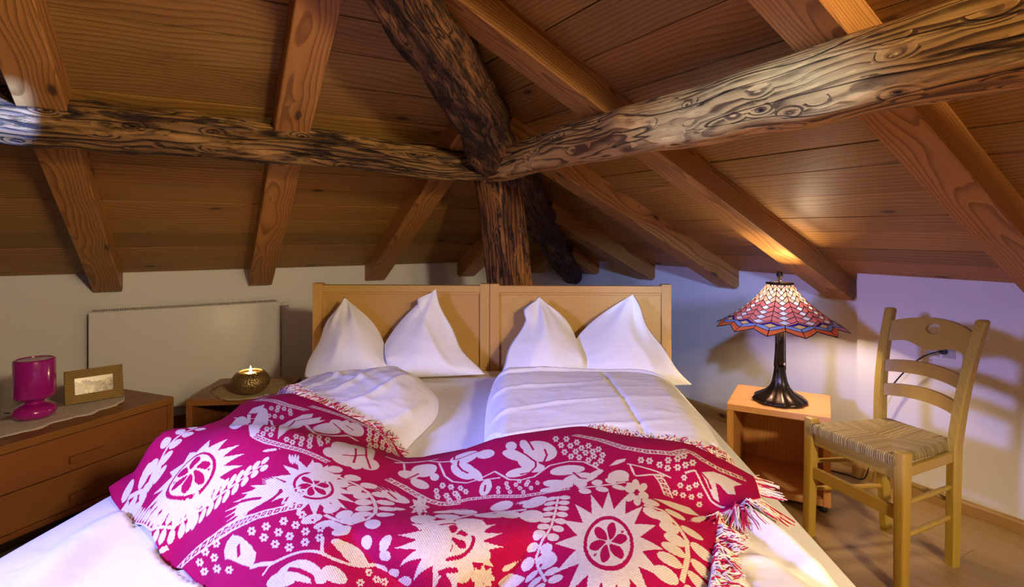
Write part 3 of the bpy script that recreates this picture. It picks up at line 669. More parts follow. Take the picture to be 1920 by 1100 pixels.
MOTIFS = [
["s",16,-0.2106,1.7181,0.0402,-0.0013,-0.0196,-0.0459],
["s",16,0.0871,1.8684,0.04,-0.0107,-0.0074,-0.0241],
["s",16,-0.5275,1.6032,0.0441,-0.0126,0.0398,0.0271],
["s",16,0.3506,1.8796,0.0405,0.0036,0.0101,-0.0797],
["w",0.0121,[[-0.724,1.54],[-0.6703,1.583],[-0.5917,1.6454],[-0.5393,1.6568],[-0.5044,1.6466],[-0.4538,1.652],[-0.4109,1.6551],[-0.3809,1.651],[-0.3513,1.6397]]],
["w",0.0182,[[-0.666,1.5342],[-0.6727,1.5103],[-0.6711,1.493],[-0.6678,1.4675],[-0.6565,1.4477],[-0.6409,1.4168]]],
["w",0.0216,[[-0.6681,1.5359],[-0.719,1.5154],[-0.7443,1.5128],[-0.7337,1.5336]]],
["w",0.024,[[-0.2375,1.6702],[-0.2176,1.655],[-0.1899,1.6598],[-0.1618,1.6663],[-0.1338,1.6736],[-0.1074,1.6939],[-0.0794,1.7394],[-0.0637,1.8021],[-0.0711,1.8371],[-0.0909,1.8497],[-0.125,1.827],[-0.1513,1.8102]]],
["w",0.0376,[[0.0329,1.8562],[0.057,1.851],[0.0776,1.8324],[0.097,1.7919],[0.1227,1.7494],[0.1535,1.7443],[0.1854,1.7596],[0.2094,1.7512]]],
["w",0.0151,[[0.2749,1.7127],[0.2656,1.7846],[0.2559,1.8336],[0.2434,1.8581],[0.2316,1.8767],[0.2371,1.9033],[0.2476,1.9478]]],
["w",0.0256,[[0.433,1.7584],[0.4623,1.7556],[0.4774,1.7885],[0.4897,1.8161],[0.4873,1.8506],[0.4733,1.8896],[0.4531,1.9399]]],
["w",0.0187,[[0.3174,1.686],[0.3424,1.6833],[0.3741,1.6778],[0.4113,1.6578]]],
["b",0.011,[[-0.6973,0.983],[-0.6186,1.0409],[-0.547,1.0984],[-0.4724,1.1277]]],
["b",0.0109,[[-0.4686,1.0834],[-0.4202,1.0942],[-0.3603,1.1088],[-0.3069,1.1397],[-0.2581,1.149],[-0.2248,1.1541],[-0.1964,1.183],[-0.1657,1.2237]]],
["b",0.0076,[[-0.4097,1.5532],[-0.3736,1.5716],[-0.3279,1.5842],[-0.285,1.592],[-0.2489,1.604],[-0.2248,1.613]]],
["b",0.0099,[[-0.4642,1.7431],[-0.4527,1.7382],[-0.4259,1.7334],[-0.3833,1.7363],[-0.3325,1.7555]]],
["b",0.0084,[[-0.3718,1.7406],[-0.3499,1.7494],[-0.299,1.7782],[-0.2589,1.7886],[-0.2315,1.7876],[-0.2096,1.7844]]],
["b",0.0108,[[-0.0915,1.5929],[-0.0613,1.6055],[-0.0286,1.6325],[0.0031,1.6613],[0.0385,1.6748],[0.0671,1.6639]]],
["b",0.0065,[[0.0463,1.667],[0.0924,1.649],[0.1437,1.6507],[0.2049,1.6758],[0.2426,1.681],[0.2943,1.6805]]],
["b",0.0113,[[0.3339,1.3669],[0.3882,1.4116],[0.4351,1.4802],[0.4852,1.5025],[0.5454,1.5034],[0.5934,1.4557],[0.618,1.4968],[0.6486,1.5119],[0.6989,1.5078]]],
["b",0.0095,[[0.4891,1.602],[0.4968,1.6261],[0.4965,1.6627]]],
["f",-0.2837,1.8128,0.012,0.0067,-0.0058,-0.0113],
["f",-0.2548,1.8186,0.0106,0.0043,-0.0051,-0.0106],
["f",-0.2228,1.8196,0.0098,0.0028,-0.0054,-0.012],
["f",-0.1945,1.8095,0.0089,0.0006,-0.0055,-0.0132],
["f",-0.1687,1.8257,0.0085,0.0001,-0.0055,-0.0136],
["f",-0.194,1.8368,0.0091,0.0018,-0.0055,-0.0128],
["f",-0.2205,1.8442,0.0102,0.0041,-0.0054,-0.0117],
["f",-0.2471,1.8413,0.0109,0.0052,-0.0051,-0.0104],
["f",-0.192,1.8639,0.0097,0.0035,-0.0055,-0.0125],
["f",-0.1667,1.8603,0.009,0.0021,-0.0063,-0.0152],
["f",-0.143,1.8548,0.009,0.002,-0.0071,-0.0183],
["f",-0.1306,1.8899,0.0087,0.0021,-0.006,-0.0154],
["f",-0.1526,1.8945,0.0095,0.004,-0.0059,-0.0143],
["f",-0.2142,1.8694,0.0105,0.005,-0.005,-0.0108],
["f",-0.1793,1.8927,0.0102,0.0051,-0.0051,-0.0117],
["f",-0.0388,1.9306,0.0062,-0.0009,-0.002,-0.0051],
["f",-0.0453,1.9497,0.0058,-0.0035,-0.0024,-0.0074],
["f",-0.0242,1.9371,0.0063,-0.0008,-0.002,-0.0048],
["f",-0.0127,1.9378,0.0063,-0.001,-0.0018,-0.0045],
["f",0.0225,1.5713,0.0072,0.0005,-0.0031,-0.0189],
["f",0.0446,1.5816,0.0073,0.0016,-0.0027,-0.0177],
["f",0.0211,1.6333,0.0066,-0.0013,-0.0032,-0.018],
["f",0.0411,1.6277,0.0068,-0.0002,-0.0027,-0.0168],
["f",0.0141,1.6009,0.0068,-0.0009,-0.0034,-0.0191],
["f",0.0608,1.6196,0.0069,0.0008,-0.0022,-0.0157],
["f",0.0496,1.6495,0.0066,-0.0003,-0.0025,-0.0164],
["f",0.2807,1.3989,0.0084,0.001,0.0011,-0.0301],
["f",0.3069,1.4014,0.0084,0.0004,0.0016,-0.0294],
["f",0.2917,1.4469,0.0082,0.0007,0.001,-0.022],
["f",0.3139,1.4529,0.0081,0.0008,0.0014,-0.0225],
["f",0.331,1.4297,0.0082,0.0005,0.0018,-0.0252],
["f",0.3391,1.4716,0.0079,0.0012,0.0018,-0.0226],
["f",0.2979,1.4917,0.0079,0.0012,0.001,-0.0206],
["f",0.3238,1.492,0.0078,0.0013,0.0015,-0.0215],
["f",0.346,1.5032,0.0077,0.0012,0.0018,-0.0204],
["f",0.3569,1.4579,0.008,0.001,0.0022,-0.0243],
["f",0.3627,1.4986,0.0077,0.0011,0.0021,-0.0207],
["f",0.3776,1.4858,0.0078,0.001,0.0024,-0.0222],
["f",0.3112,1.5196,0.0077,0.0013,0.0012,-0.0188],
["f",0.3293,1.5279,0.0076,0.0013,0.0014,-0.0188],
["f",0.3487,1.5474,0.0074,0.0013,0.0017,-0.0185],
["f",0.3625,1.5264,0.0076,0.0011,0.002,-0.0195],
["f",0.3829,1.5223,0.0076,0.001,0.0023,-0.0198],
["f",0.3752,1.5547,0.0074,0.0009,0.0021,-0.0182],
["f",0.3614,1.575,0.0073,0.001,0.0019,-0.0177],
["f",0.0427,1.5795,0.0072,0.0015,-0.0027,-0.0177],
["f",0.0664,1.5919,0.0072,0.0022,-0.0022,-0.0162],
["f",0.0224,1.5664,0.0072,0.0006,-0.0031,-0.0187],
["f",0.0142,1.6016,0.0067,-0.0009,-0.0034,-0.0189],
["f",0.0399,1.6271,0.0067,-0.0002,-0.0027,-0.0168],
["f",0.0227,1.6355,0.0065,-0.0012,-0.0031,-0.0175],
["f",0.0571,1.6162,0.0069,0.0009,-0.0023,-0.0158],
["f",0.0805,1.6121,0.007,0.0016,-0.0018,-0.0146],
["f",0.0675,1.6369,0.0068,0.0007,-0.0021,-0.0153],
["f",0.0515,1.6539,0.0065,-0.0003,-0.0025,-0.0163],
["f",0.1513,1.6184,0.0056,0.002,-0.0007,-0.011],
["f",0.1715,1.6233,0.0056,0.0021,-0.0005,-0.011],
["f",0.168,1.6049,0.0056,0.002,-0.0006,-0.0109],
["f",0.1886,1.6175,0.0056,0.0021,-0.0004,-0.011],
["f",0.1957,1.6053,0.0056,0.0021,-0.0003,-0.011],
["f",0.2147,1.6151,0.0055,0.0022,-0.0001,-0.0112],
["f",0.2112,1.6264,0.0055,0.0022,-0.0002,-0.0113],
["f",0.1979,1.6362,0.0055,0.0023,-0.0003,-0.0113],
["f",0.2212,1.6462,0.0054,0.0024,-0.0001,-0.0116],
["f",0.2346,1.6283,0.0054,0.0022,0.0,-0.0115],
["f",0.1523,1.6345,0.0055,0.002,-0.0007,-0.0112],
["f",0.1774,1.644,0.0055,0.0022,-0.0005,-0.0113],
["f",0.2056,1.6576,0.0053,0.0024,-0.0003,-0.0116],
["f",0.4645,1.5476,0.0084,-0.0009,0.0032,-0.0173],
["f",0.4832,1.5487,0.0084,-0.001,0.0033,-0.0165],
["f",0.5027,1.5614,0.0084,-0.0013,0.0031,-0.0144],
["f",0.5265,1.5392,0.0087,-0.0016,0.0038,-0.0167],
["f",0.5178,1.5697,0.0084,-0.0016,0.003,-0.0128],
["f",0.5504,1.5261,0.0091,-0.0032,0.0049,-0.0197],
["f",0.5709,1.5005,0.0099,-0.0055,0.0064,-0.025],
["f",0.5414,1.5627,0.0085,-0.0018,0.0032,-0.0131],
["f",0.5618,1.5492,0.009,-0.0031,0.0041,-0.0159],
["f",0.5825,1.5296,0.0099,-0.0058,0.0055,-0.0201],
["f",0.5338,1.6131,0.0078,-0.0028,0.0024,-0.0094],
["f",0.5518,1.6125,0.0078,-0.0026,0.0022,-0.0085],
["f",0.5698,1.6003,0.0078,-0.0022,0.0022,-0.008],
["f",0.5153,1.6427,0.0081,-0.0046,0.0029,-0.0119],
["f",0.5318,1.6402,0.0081,-0.0045,0.0028,-0.011],
["f",0.5507,1.6346,0.008,-0.0038,0.0026,-0.0097],
["f",0.5718,1.6222,0.0078,-0.0025,0.0023,-0.0081],
["f",0.5627,1.6484,0.0081,-0.0044,0.0031,-0.0108],
["f",0.5479,1.59,0.0077,-0.0018,0.0023,-0.009],
["f",-0.5725,1.1375,0.0079,0.0,-0.0131,-0.0275],
["f",-0.5571,1.1241,0.0075,-0.0011,-0.0116,-0.0249],
["f",-0.5329,1.1375,0.0071,-0.0017,-0.0111,-0.0246],
["f",-0.5723,1.1751,0.0074,-0.0007,-0.0135,-0.0277],
["f",-0.5447,1.1587,0.0072,-0.0013,-0.012,-0.0258],
["f",-0.5093,1.1503,0.0068,-0.0023,-0.0111,-0.0251],
["f",-0.4943,1.1802,0.0066,-0.0026,-0.0104,-0.0237],
["f",-0.5664,1.2153,0.0071,-0.0009,-0.0137,-0.0276],
["f",-0.5415,1.217,0.0067,-0.0017,-0.0124,-0.0257],
["f",-0.5236,1.2186,0.0066,-0.002,-0.0121,-0.0257],
["f",-0.5002,1.2249,0.0064,-0.0023,-0.0122,-0.0267],
["f",-0.33,1.5244,0.0051,-0.0054,-0.0097,-0.0225],
["f",-0.3392,1.5531,0.0061,-0.0027,-0.0071,-0.0157],
["f",-0.3137,1.5301,0.0051,-0.0055,-0.0089,-0.0211],
["f",-0.3126,1.4819,0.0029,-0.0119,-0.0199,-0.0491],
["f",-0.3,1.4631,0.0008,-0.018,-0.0256,-0.0655],
["f",-0.2806,1.4572,0.0007,-0.019,-0.0245,-0.0653],
["f",-0.3219,1.5618,0.0059,-0.003,-0.0065,-0.0149],
["f",-0.3031,1.5618,0.0057,-0.0036,-0.0067,-0.0159],
["f",-0.295,1.5322,0.0051,-0.0057,-0.0088,-0.0216],
["f",-0.2709,1.5271,0.0049,-0.0065,-0.0091,-0.0234],
["f",-0.2829,1.5618,0.0055,-0.0042,-0.0067,-0.0166],
["f",-0.2624,1.1699,0.0063,-0.0093,-0.0069,-0.023],
["f",-0.2531,1.2011,0.0061,-0.0095,-0.0058,-0.0193],
["f",-0.2381,1.1819,0.0061,-0.0102,-0.005,-0.0175],
["f",-0.2448,1.2403,0.0049,-0.0124,-0.007,-0.0233],
["f",-0.2327,1.2127,0.0055,-0.0116,-0.0054,-0.0188],
["f",-0.2162,1.1989,0.0055,-0.0122,-0.0047,-0.017],
["f",-0.2247,1.2964,0.0028,-0.0186,-0.0135,-0.0453],
["f",-0.2183,1.2629,0.0037,-0.0168,-0.0094,-0.0327],
["f",-0.2056,1.2432,0.0036,-0.018,-0.0086,-0.0312],
["f",-0.1904,1.2318,0.0031,-0.0209,-0.0098,-0.0371],
["f",-0.4213,1.5248,0.0063,-0.0013,-0.009,-0.0179],
["f",-0.4006,1.5386,0.0063,-0.0012,-0.0074,-0.015],
["f",-0.4083,1.5058,0.0054,-0.0034,-0.013,-0.0268],
["f",-0.3817,1.5407,0.006,-0.0017,-0.0072,-0.0151],
["f",-0.401,1.4914,0.0047,-0.0052,-0.0177,-0.0373],
["f",-0.41,1.7628,0.0123,0.006,-0.0051,-0.0084],
["f",-0.4062,1.7509,0.0129,0.0069,-0.0054,-0.0091],
["f",-0.3719,1.7786,0.0145,0.0103,-0.0056,-0.0096],
["f",-0.3442,1.8177,0.0196,0.0199,-0.0084,-0.0147],
["f",-0.3023,1.8535,0.0119,0.0072,-0.004,-0.0073],
["f",-0.3869,1.7864,0.0129,0.0074,-0.0049,-0.0082],
["f",-0.3833,1.7524,0.0138,0.0088,-0.0056,-0.0098],
["v",0.0067,[[-0.1082,1.4767],[-0.0684,1.4246],[-0.0435,1.4021],[-0.0105,1.4213],[0.0201,1.4297]]],
["v",0.0031,[[-0.0088,1.431],[0.019,1.5128],[0.0438,1.5517],[0.0779,1.5703],[0.1034,1.5647],[0.1383,1.5423],[0.1723,1.5895],[0.1981,1.6013],[0.2284,1.5973],[0.2622,1.5563],[0.307,1.5461],[0.3376,1.5551],[0.3728,1.608]]],
["v",0.0023,[[0.1039,1.5702],[0.151,1.575]]],
["v",0.0021,[[-0.2482,1.8825],[-0.1992,1.906],[-0.1674,1.9129],[-0.1179,1.925],[-0.0923,1.9296],[-0.0729,1.9284],[-0.0306,1.9197]]],
["v",0.0028,[[-0.2127,1.912],[-0.2037,1.9051]]],
["v",0.0025,[[-0.1143,1.924],[-0.1227,1.8968]]],
["v",0.0028,[[0.4318,1.5687],[0.4606,1.5779],[0.492,1.5882],[0.5162,1.5983]]],
["v",0.0032,[[0.4364,1.5717],[0.4382,1.6148]]],
["v",0.0023,[[0.5547,1.5764],[0.5787,1.562],[0.5834,1.5929],[0.5926,1.6275],[0.6164,1.6519]]],
["v",0.0024,[[0.44,1.6194],[0.4758,1.6024],[0.5032,1.5976]]],
["v",0.0069,[[-0.1387,1.449],[-0.0917,1.4525],[-0.0613,1.4194],[-0.0211,1.3847]]],
["v",0.0035,[[-0.0904,1.4644],[-0.0668,1.5526]]],
["v",0.0061,[[-0.6272,1.2452],[-0.593,1.2744],[-0.577,1.2582],[-0.5461,1.2461],[-0.5093,1.2713],[-0.4194,1.4428]]],
["v",0.0093,[[-0.6046,1.2079],[-0.5522,1.3121]]],
["v",0.0107,[[-0.4037,1.2855],[-0.3356,1.399],[-0.3087,1.3572],[-0.2899,1.2845],[-0.2587,1.3007]]],
["p",[[-0.3567,1.5592],[-0.4553,1.3369],[-0.4659,1.256],[-0.4603,1.1737],[-0.438,1.1507],[-0.4244,1.2018],[-0.4067,1.1673],[-0.3988,1.2057],[-0.3856,1.1907],[-0.3898,1.2288],[-0.4105,1.2927],[-0.3823,1.4306],[-0.3591,1.5212]]],
["e",-0.3482,1.2768,0.0266,-0.0383,0.0231,0.0618],
["e",-0.3432,1.2077,0.0273,0.0089,0.0111,0.0446],
["e",-0.2978,1.2108,0.0294,-0.0055,0.0143,0.0593],
["e",-0.3322,1.18,0.0009,-0.0324,0.0114,0.0205],
["e",-0.2336,1.5612,0.0165,-0.0066,0.0087,0.0293],
["e",-0.228,1.5005,0.0198,-0.0234,0.0246,0.0749],
["e",-0.195,1.4989,0.0262,-0.0069,0.0283,0.1042],
["e",-0.1904,1.5628,0.0362,-0.0163,0.0092,0.0377],
["e",-0.1521,1.5486,0.0224,-0.0075,0.0065,0.0338],
["e",-0.1802,1.4407,0.0023,-0.0334,0.0313,0.1053],
["p",[[-0.6149,1.194],[-0.6367,1.1232],[-0.6166,1.0891],[-0.5887,1.1597],[-0.5896,1.1967]]],
["e",-0.506,1.3451,-0.0427,-0.1383,0.0837,0.1641],
["e",-0.5465,1.3725,-0.0043,-0.0554,0.0714,0.1316],
["p",[[-0.346,1.7911],[-0.3502,1.775],[-0.3403,1.7715],[-0.2975,1.8169],[-0.2682,1.8433],[-0.2488,1.8645],[-0.2435,1.8793],[-0.2498,1.8816],[-0.29,1.8521],[-0.3248,1.8251]]],
["e",-0.1365,1.9477,0.045,0.0138,0.0049,0.0145],
["e",-0.084,1.9526,0.0203,0.0051,-0.0019,0.0109],
["e",-0.169,1.9451,0.0264,0.0091,0.0106,0.0143],
["e",-0.1141,1.8544,0.0207,0.0155,0.0029,0.0148],
["e",-0.0792,1.9061,0.0277,0.0063,-0.0011,0.0102],
["e",-0.0966,1.9012,0.0108,-0.0031,0.0016,0.006],
["e",-0.0658,1.9164,0.0222,0.0043,-0.0007,0.0085],
["e",0.054,1.4226,0.0351,-0.0071,0.0091,0.0402],
["e",0.061,1.4994,0.0351,0.0415,-0.0016,0.0391],
["e",0.1077,1.4376,0.0231,0.0047,0.0044,0.0286],
["e",0.0921,1.5329,0.0206,0.0383,-0.0054,0.0143],
["e",0.1702,1.4223,0.0142,0.006,0.0012,0.028],
["e",0.2021,1.4268,0.0088,-0.0107,0.0073,0.0325],
["e",0.2406,1.4717,0.0395,0.0251,-0.0049,0.0581],
["e",0.181,1.4793,0.0306,0.0282,-0.0023,0.0247],
["e",0.2149,1.5309,0.0259,0.0394,-0.0079,0.0283],
["e",0.192,1.5659,0.0279,-0.0024,0.0025,0.0189],
["e",0.2283,1.5574,0.0235,0.0071,0.0,0.0216],
["e",0.2993,1.5901,0.0377,0.0011,-0.0003,0.0248],
["e",0.2766,1.6515,0.0305,0.0171,-0.0014,0.0194],
["e",0.3162,1.6364,0.0313,-0.0113,0.0009,0.0225],
["e",0.2616,1.673,0.0222,0.0051,0.0001,0.0122],
["e",0.3347,1.6461,0.0262,-0.019,0.0011,0.0138],
["e",0.3568,1.6193,0.0173,-0.0165,0.0011,0.0129],
["e",0.1227,1.6065,0.0122,0.0137,-0.0054,0.0327],
["e",-0.0366,1.4811,0.0276,-0.0217,0.0102,0.0404],
["e",-0.0647,1.5306,0.0226,-0.0062,0.0043,0.0264],
["e",-0.0295,1.5699,0.0231,0.0101,0.002,0.0262],
["e",-0.0049,1.5172,0.0108,-0.0008,0.0041,0.0229],
["p",[[0.5905,1.5622],[0.6269,1.537],[0.6512,1.536],[0.6855,1.5475],[0.6585,1.5728],[0.6511,1.6104],[0.6351,1.6101],[0.6257,1.5837],[0.6168,1.5805],[0.6108,1.6325],[0.6004,1.623],[0.5962,1.5995]]],
["e",0.4027,1.6298,0.0231,-0.0082,-0.0031,0.0288],
["p",[[0.4569,1.7113],[0.4949,1.6898],[0.5345,1.6777],[0.5493,1.6991],[0.5184,1.7163],[0.4871,1.7229]]],
["p",[[0.3894,1.5822],[0.4106,1.5512],[0.4326,1.5425],[0.4267,1.558],[0.4073,1.5741]]],
["e",0.4393,1.7083,0.0084,0.0052,-0.0067,0.0205],
["e",0.4223,1.7393,-0.0032,0.0247,-0.0077,0.0044],
["e",0.4112,1.7279,-0.0109,0.0172,-0.0021,-0.0132],
["e",0.4159,1.6887,-0.0085,-0.0069,0.0058,-0.018],
["e",0.4327,1.6597,0.0031,-0.0254,0.0085,-0.0059],
["e",0.445,1.6679,0.0123,-0.021,0.0022,0.0122],
["e",0.1042,1.9006,0.0198,0.001,-0.004,0.0096],
["e",0.1918,1.9083,0.0228,0.0005,0.0004,0.0095],
["e",0.1436,1.8787,0.0091,0.0028,-0.0031,0.0089],
["e",0.2562,1.8966,0.0103,0.0068,-0.0004,0.0156],
["e",-0.0493,1.883,0.0105,0.0016,-0.0003,0.0098],
["e",-0.015,1.8841,0.0084,0.0035,-0.0037,0.0136],
["e",-0.0125,1.9005,0.01,-0.0002,0.0005,0.0056],
["e",-0.0206,1.9172,0.0125,-0.001,-0.0006,0.0068],
["e",0.0031,1.9173,0.0098,-0.0016,-0.0002,0.0054],
["e",0.0224,1.9242,0.0119,-0.0022,-0.0002,0.0059],
["t",0.0401,[[-0.4119,1.6895],[-0.2726,1.7392]]],
["t",0.0128,[[-0.3424,1.6695],[-0.2674,1.7209]]],
["t",0.0338,[[-0.1164,1.6375],[-0.0268,1.7031]]],
["t",0.0155,[[-0.0569,1.7517],[-0.0193,1.7513]]],
["t",0.0243,[[0.1023,1.6931],[0.0353,1.7524]]],
["t",0.0121,[[0.1789,1.7028],[0.2354,1.7143]]],
["t",0.0105,[[0.5071,1.7595],[0.5637,1.693]]],
["t",0.007,[[0.2103,1.8797],[0.1717,1.8899]]],
["t",0.0076,[[-0.5208,1.68],[-0.5473,1.6818]]],
["t",0.0068,[[-0.3254,1.5956],[-0.3696,1.6015]]],
["k",-0.2405,1.7508,0.024,0.0029,-0.0152,-0.0346],
["k",0.0003,1.7152,0.0162,-0.0101,-0.0147,-0.0709],
["k",0.1423,1.9005,0.0164,-0.002,-0.0004,-0.0091],
["k",-0.0006,1.7057,0.0125,-0.0076,-0.0104,-0.0505],
["e",-0.2958,1.6315,0.0018,-0.0011,0.0087,0.0144],
["e",-0.2891,1.6347,0.0021,-0.0005,0.0073,0.0149],
["e",-0.2856,1.6305,0.0024,0.0001,0.006,0.0156],
["e",-0.279,1.6334,0.0026,0.0007,0.0043,0.0155],
["e",0.0217,1.8122,0.0013,-0.0028,0.0097,0.0355],
["e",0.028,1.8208,0.0017,-0.0013,0.0082,0.0341],
["e",0.0301,1.8098,0.0021,0.0004,0.0075,0.0394],
["e",0.0363,1.8188,0.0023,0.0021,0.0054,0.0353],
["e",-0.2975,1.626,0.0017,-0.0012,0.0084,0.0139],
["e",-0.2911,1.6291,0.002,-0.0006,0.0071,0.0145],
["e",-0.2878,1.6249,0.0023,0.0,0.0058,0.0151],
["e",-0.2815,1.6276,0.0025,0.0006,0.0042,0.015],
["r",0.0044,[[-0.3572,1.207],[-0.3236,1.2441],[-0.304,1.2815]]],
["r",0.0034,[[-0.3224,1.1987],[-0.2948,1.22]]],
["r",0.0035,[[-0.2088,1.5559],[-0.1902,1.539],[-0.1731,1.5066]]],
["r",0.0036,[[-0.2043,1.4786],[-0.1869,1.5326],[-0.1791,1.5728]]],
["r",0.0039,[[-0.2133,1.3704],[-0.1678,1.515],[-0.1421,1.569]]],
["r",0.0027,[[-0.3014,1.8245],[-0.2893,1.8452]]],
["r",0.0021,[[-0.1587,1.9394],[-0.1355,1.9501],[-0.1168,1.9579],[-0.1069,1.9683]]],
["r",0.0035,[[-0.3634,1.7005],[-0.307,1.7325]]],
["r",0.0035,[[-0.0774,1.6613],[-0.0522,1.6904]]],
["r",0.0043,[[0.0247,1.3807],[0.0276,1.4216],[0.0423,1.4225],[0.0816,1.4077],[0.1018,1.4038]]],
["r",0.0045,[[0.0414,1.4371],[0.0439,1.4659],[0.058,1.4978],[0.0746,1.5213]]],
["r",0.0037,[[0.1827,1.4483],[0.2089,1.4883],[0.2309,1.5302],[0.2309,1.5528],[0.218,1.5754],[0.1975,1.5763]]],
["r",0.0037,[[0.2135,1.4146],[0.2253,1.4651]]],
["r",0.0036,[[0.2518,1.4676],[0.2567,1.5009],[0.2467,1.5464]]],
["r",0.0028,[[0.3109,1.6054],[0.3233,1.6383],[0.335,1.6434]]],
["r",0.0023,[[0.1219,1.5965],[0.1215,1.6207]]],
["r",0.003,[[-0.0627,1.5625],[-0.045,1.5082]]],
["r",0.0028,[[0.592,1.5629],[0.6007,1.5787],[0.6009,1.6001]]],
["r",0.0043,[[-0.4272,1.3501],[-0.4523,1.2487],[-0.4208,1.1849]]],
["r",0.0014,[[0.0772,1.9079],[0.0878,1.9022],[0.1022,1.899]]]]
# ---------------------------------------------------------------- bed
bed = thing('double_bed', 'pale larch double bed with twin panelled headboards in the attic corner', 'bed', (BO[0], BO[1], 0), -BA)
# local: x = u, y towards the wall, front face of the headboard at y = 0
def headboard(x0, x1):
    c = MB(); c.box((x0+.04, .014, .30), (x1-.04, .034, .905), bev=.002)
    hb = c.obj('headboard', M['head'], bed)
    m = MB(); m.box((x0+.046, 0, .915), (x1-.046, .045, .949), bev=.003); m.obj('top_rail', M['head'], hb)
    m = MB(); m.box((x0+.046, .002, .26), (x1-.046, .043, .34), bev=.003); m.obj('bottom_rail', M['head'], hb)
    m = MB(); m.box((x0+.046, .008, .903), (x1-.046, .016, .915), bev=.002); m.obj('bead', M['head'], hb)
    for xx in (x0, x1-.048):
        m = MB(); m.box((xx, -.004, 0), (xx+.048, .049, .958), bev=.004); m.obj('post', M['head_v'], hb)
headboard(-.9, -.0008); headboard(.0008, .9)
for sx in (-1, 1):
    m = MB(); m.box((sx*.9-.022 if sx > 0 else -.9, -2.02, .20), (.9 if sx > 0 else -.878, -.006, .36), bev=.003); m.obj('side_rail', M['head'], bed)
m = MB(); m.box((-.877, -2.02, .17), (.877, -.01, .20)); m.obj('slat_base', M['head'], bed)
for sx in (-.88, .83):
    m = MB(); m.box((sx, -2.02, 0), (sx+.05, -1.97, .20), bev=.003); m.obj('leg', M['head_v'], bed)

m = MB()
nx, ny = 60, 64
def mz(u, w):
    du = min(u+.876, .876-u); dw = min(w-.008, 2.01-w)
    return ZM-.05*(1-float(puff(np.float64(du), .05)))-.05*(1-float(puff(np.float64(dw), .05)))
us = np.concatenate([[-.876,-.870,-.86,-.845], np.linspace(-.82,.82,nx), [.845,.86,.870,.876]]); ws = np.concatenate([[.008,.014,.025,.04], np.linspace(.06,1.95,ny), [1.98,2.0,2.01]])
m.grid([[(u, -w, mz(u, w)) for w in ws] for u in us])
rim = [(-.876,-.008),(.876,-.008),(.876,-2.01),(-.876,-2.01)]
m.add([(x,y,.2005) for x,y in rim]+[(x,y,ZM-.10) for x,y in rim], [(3,2,1,0)]+[(i,(i+1)%4,4+(i+1)%4,4+i) for i in range(4)])
mat = m.obj('mattress', M['sheet'], smooth=True, auto=50)
mat.location = (BO[0], BO[1], 0); mat.rotation_euler = (0,0,-BA)
tag(mat, 'wide mattress under a smooth white fitted sheet, its right edge bare', 'mattress')

# ---------------------------------------------------------------- blanket surface first, so that the duvets can lie under it
NI, NJ = 320, 230
gu, gw, gud, gwd, gz = blanket_grid(BL, NI, NJ)
from mathutils import kdtree, bvhtree
_bl_v = [(float(a), float(b_), float(c_)) for a, b_, c_ in zip(gu.ravel(), gw.ravel(), gz.ravel())]
_bl_f = [(i*NJ+j, i*NJ+j+1, (i+1)*NJ+j+1, (i+1)*NJ+j) for i in range(NI-1) for j in range(NJ-1)]
_bl_d = [(float(a), float(b_), float(c_)) for a, b_, c_ in zip(gud.ravel(), gwd.ravel(), gz.ravel())]
tree = bvhtree.BVHTree.FromPolygons(_bl_d, _bl_f)
def under_blanket(u, w):
    h = tree.ray_cast(Vector((u, w, 0)), Vector((0,0,1)))
    return None if h[0] is None else h[0].z

def duvet(name, edge, hf, w0, label):
    ni, nj = 110, 200
    P = []
    for i in range(ni):
        row = []
        for j in range(nj):
            w = w0+(1.99-w0)*j/(nj-1); l, r = edge(np.float64(w)); f = i/(ni-1); f = f-.10*math.sin(2*PI*f)/(2*PI)*1.5
            u = float(l+(r-l)*f); z = ZM+.003+max(0.0, float(hf(np.float64(u), np.float64(w))))
            zb = None
            for ou, ow in ((0,0),(.013,0),(-.013,0),(0,.013),(0,-.013),(.02,.02),(-.02,.02)):
                h_ = under_blanket(u+ou, w+ow)
                if h_ is not None: zb = h_ if zb is None else min(zb, h_)
            if zb is not None: z = max(ZM+.0015, min(z, zb-.009))
            row.append((u, -w, z))
        P.append(row)
    mb = MB(); mb.grid(P)
    # underside
    mb.grid([[(p[0], p[1], ZM+.001) for p in row] for row in (P[0], P[-1])], flip=True)
    o = mb.obj(name, M['linen'], smooth=True); o.location = (BO[0], BO[1], 0); o.rotation_euler = (0,0,-BA)
    return tag(o, label, 'duvet', 'white duvets on the double bed')
duvet('duvet', edge_L, h_L, .33, 'rumpled white duvet on the left half of the bed, half under the blanket')
duvet('duvet', edge_R, h_R, .33, 'smooth white duvet with a hem seam on the right half of the bed')

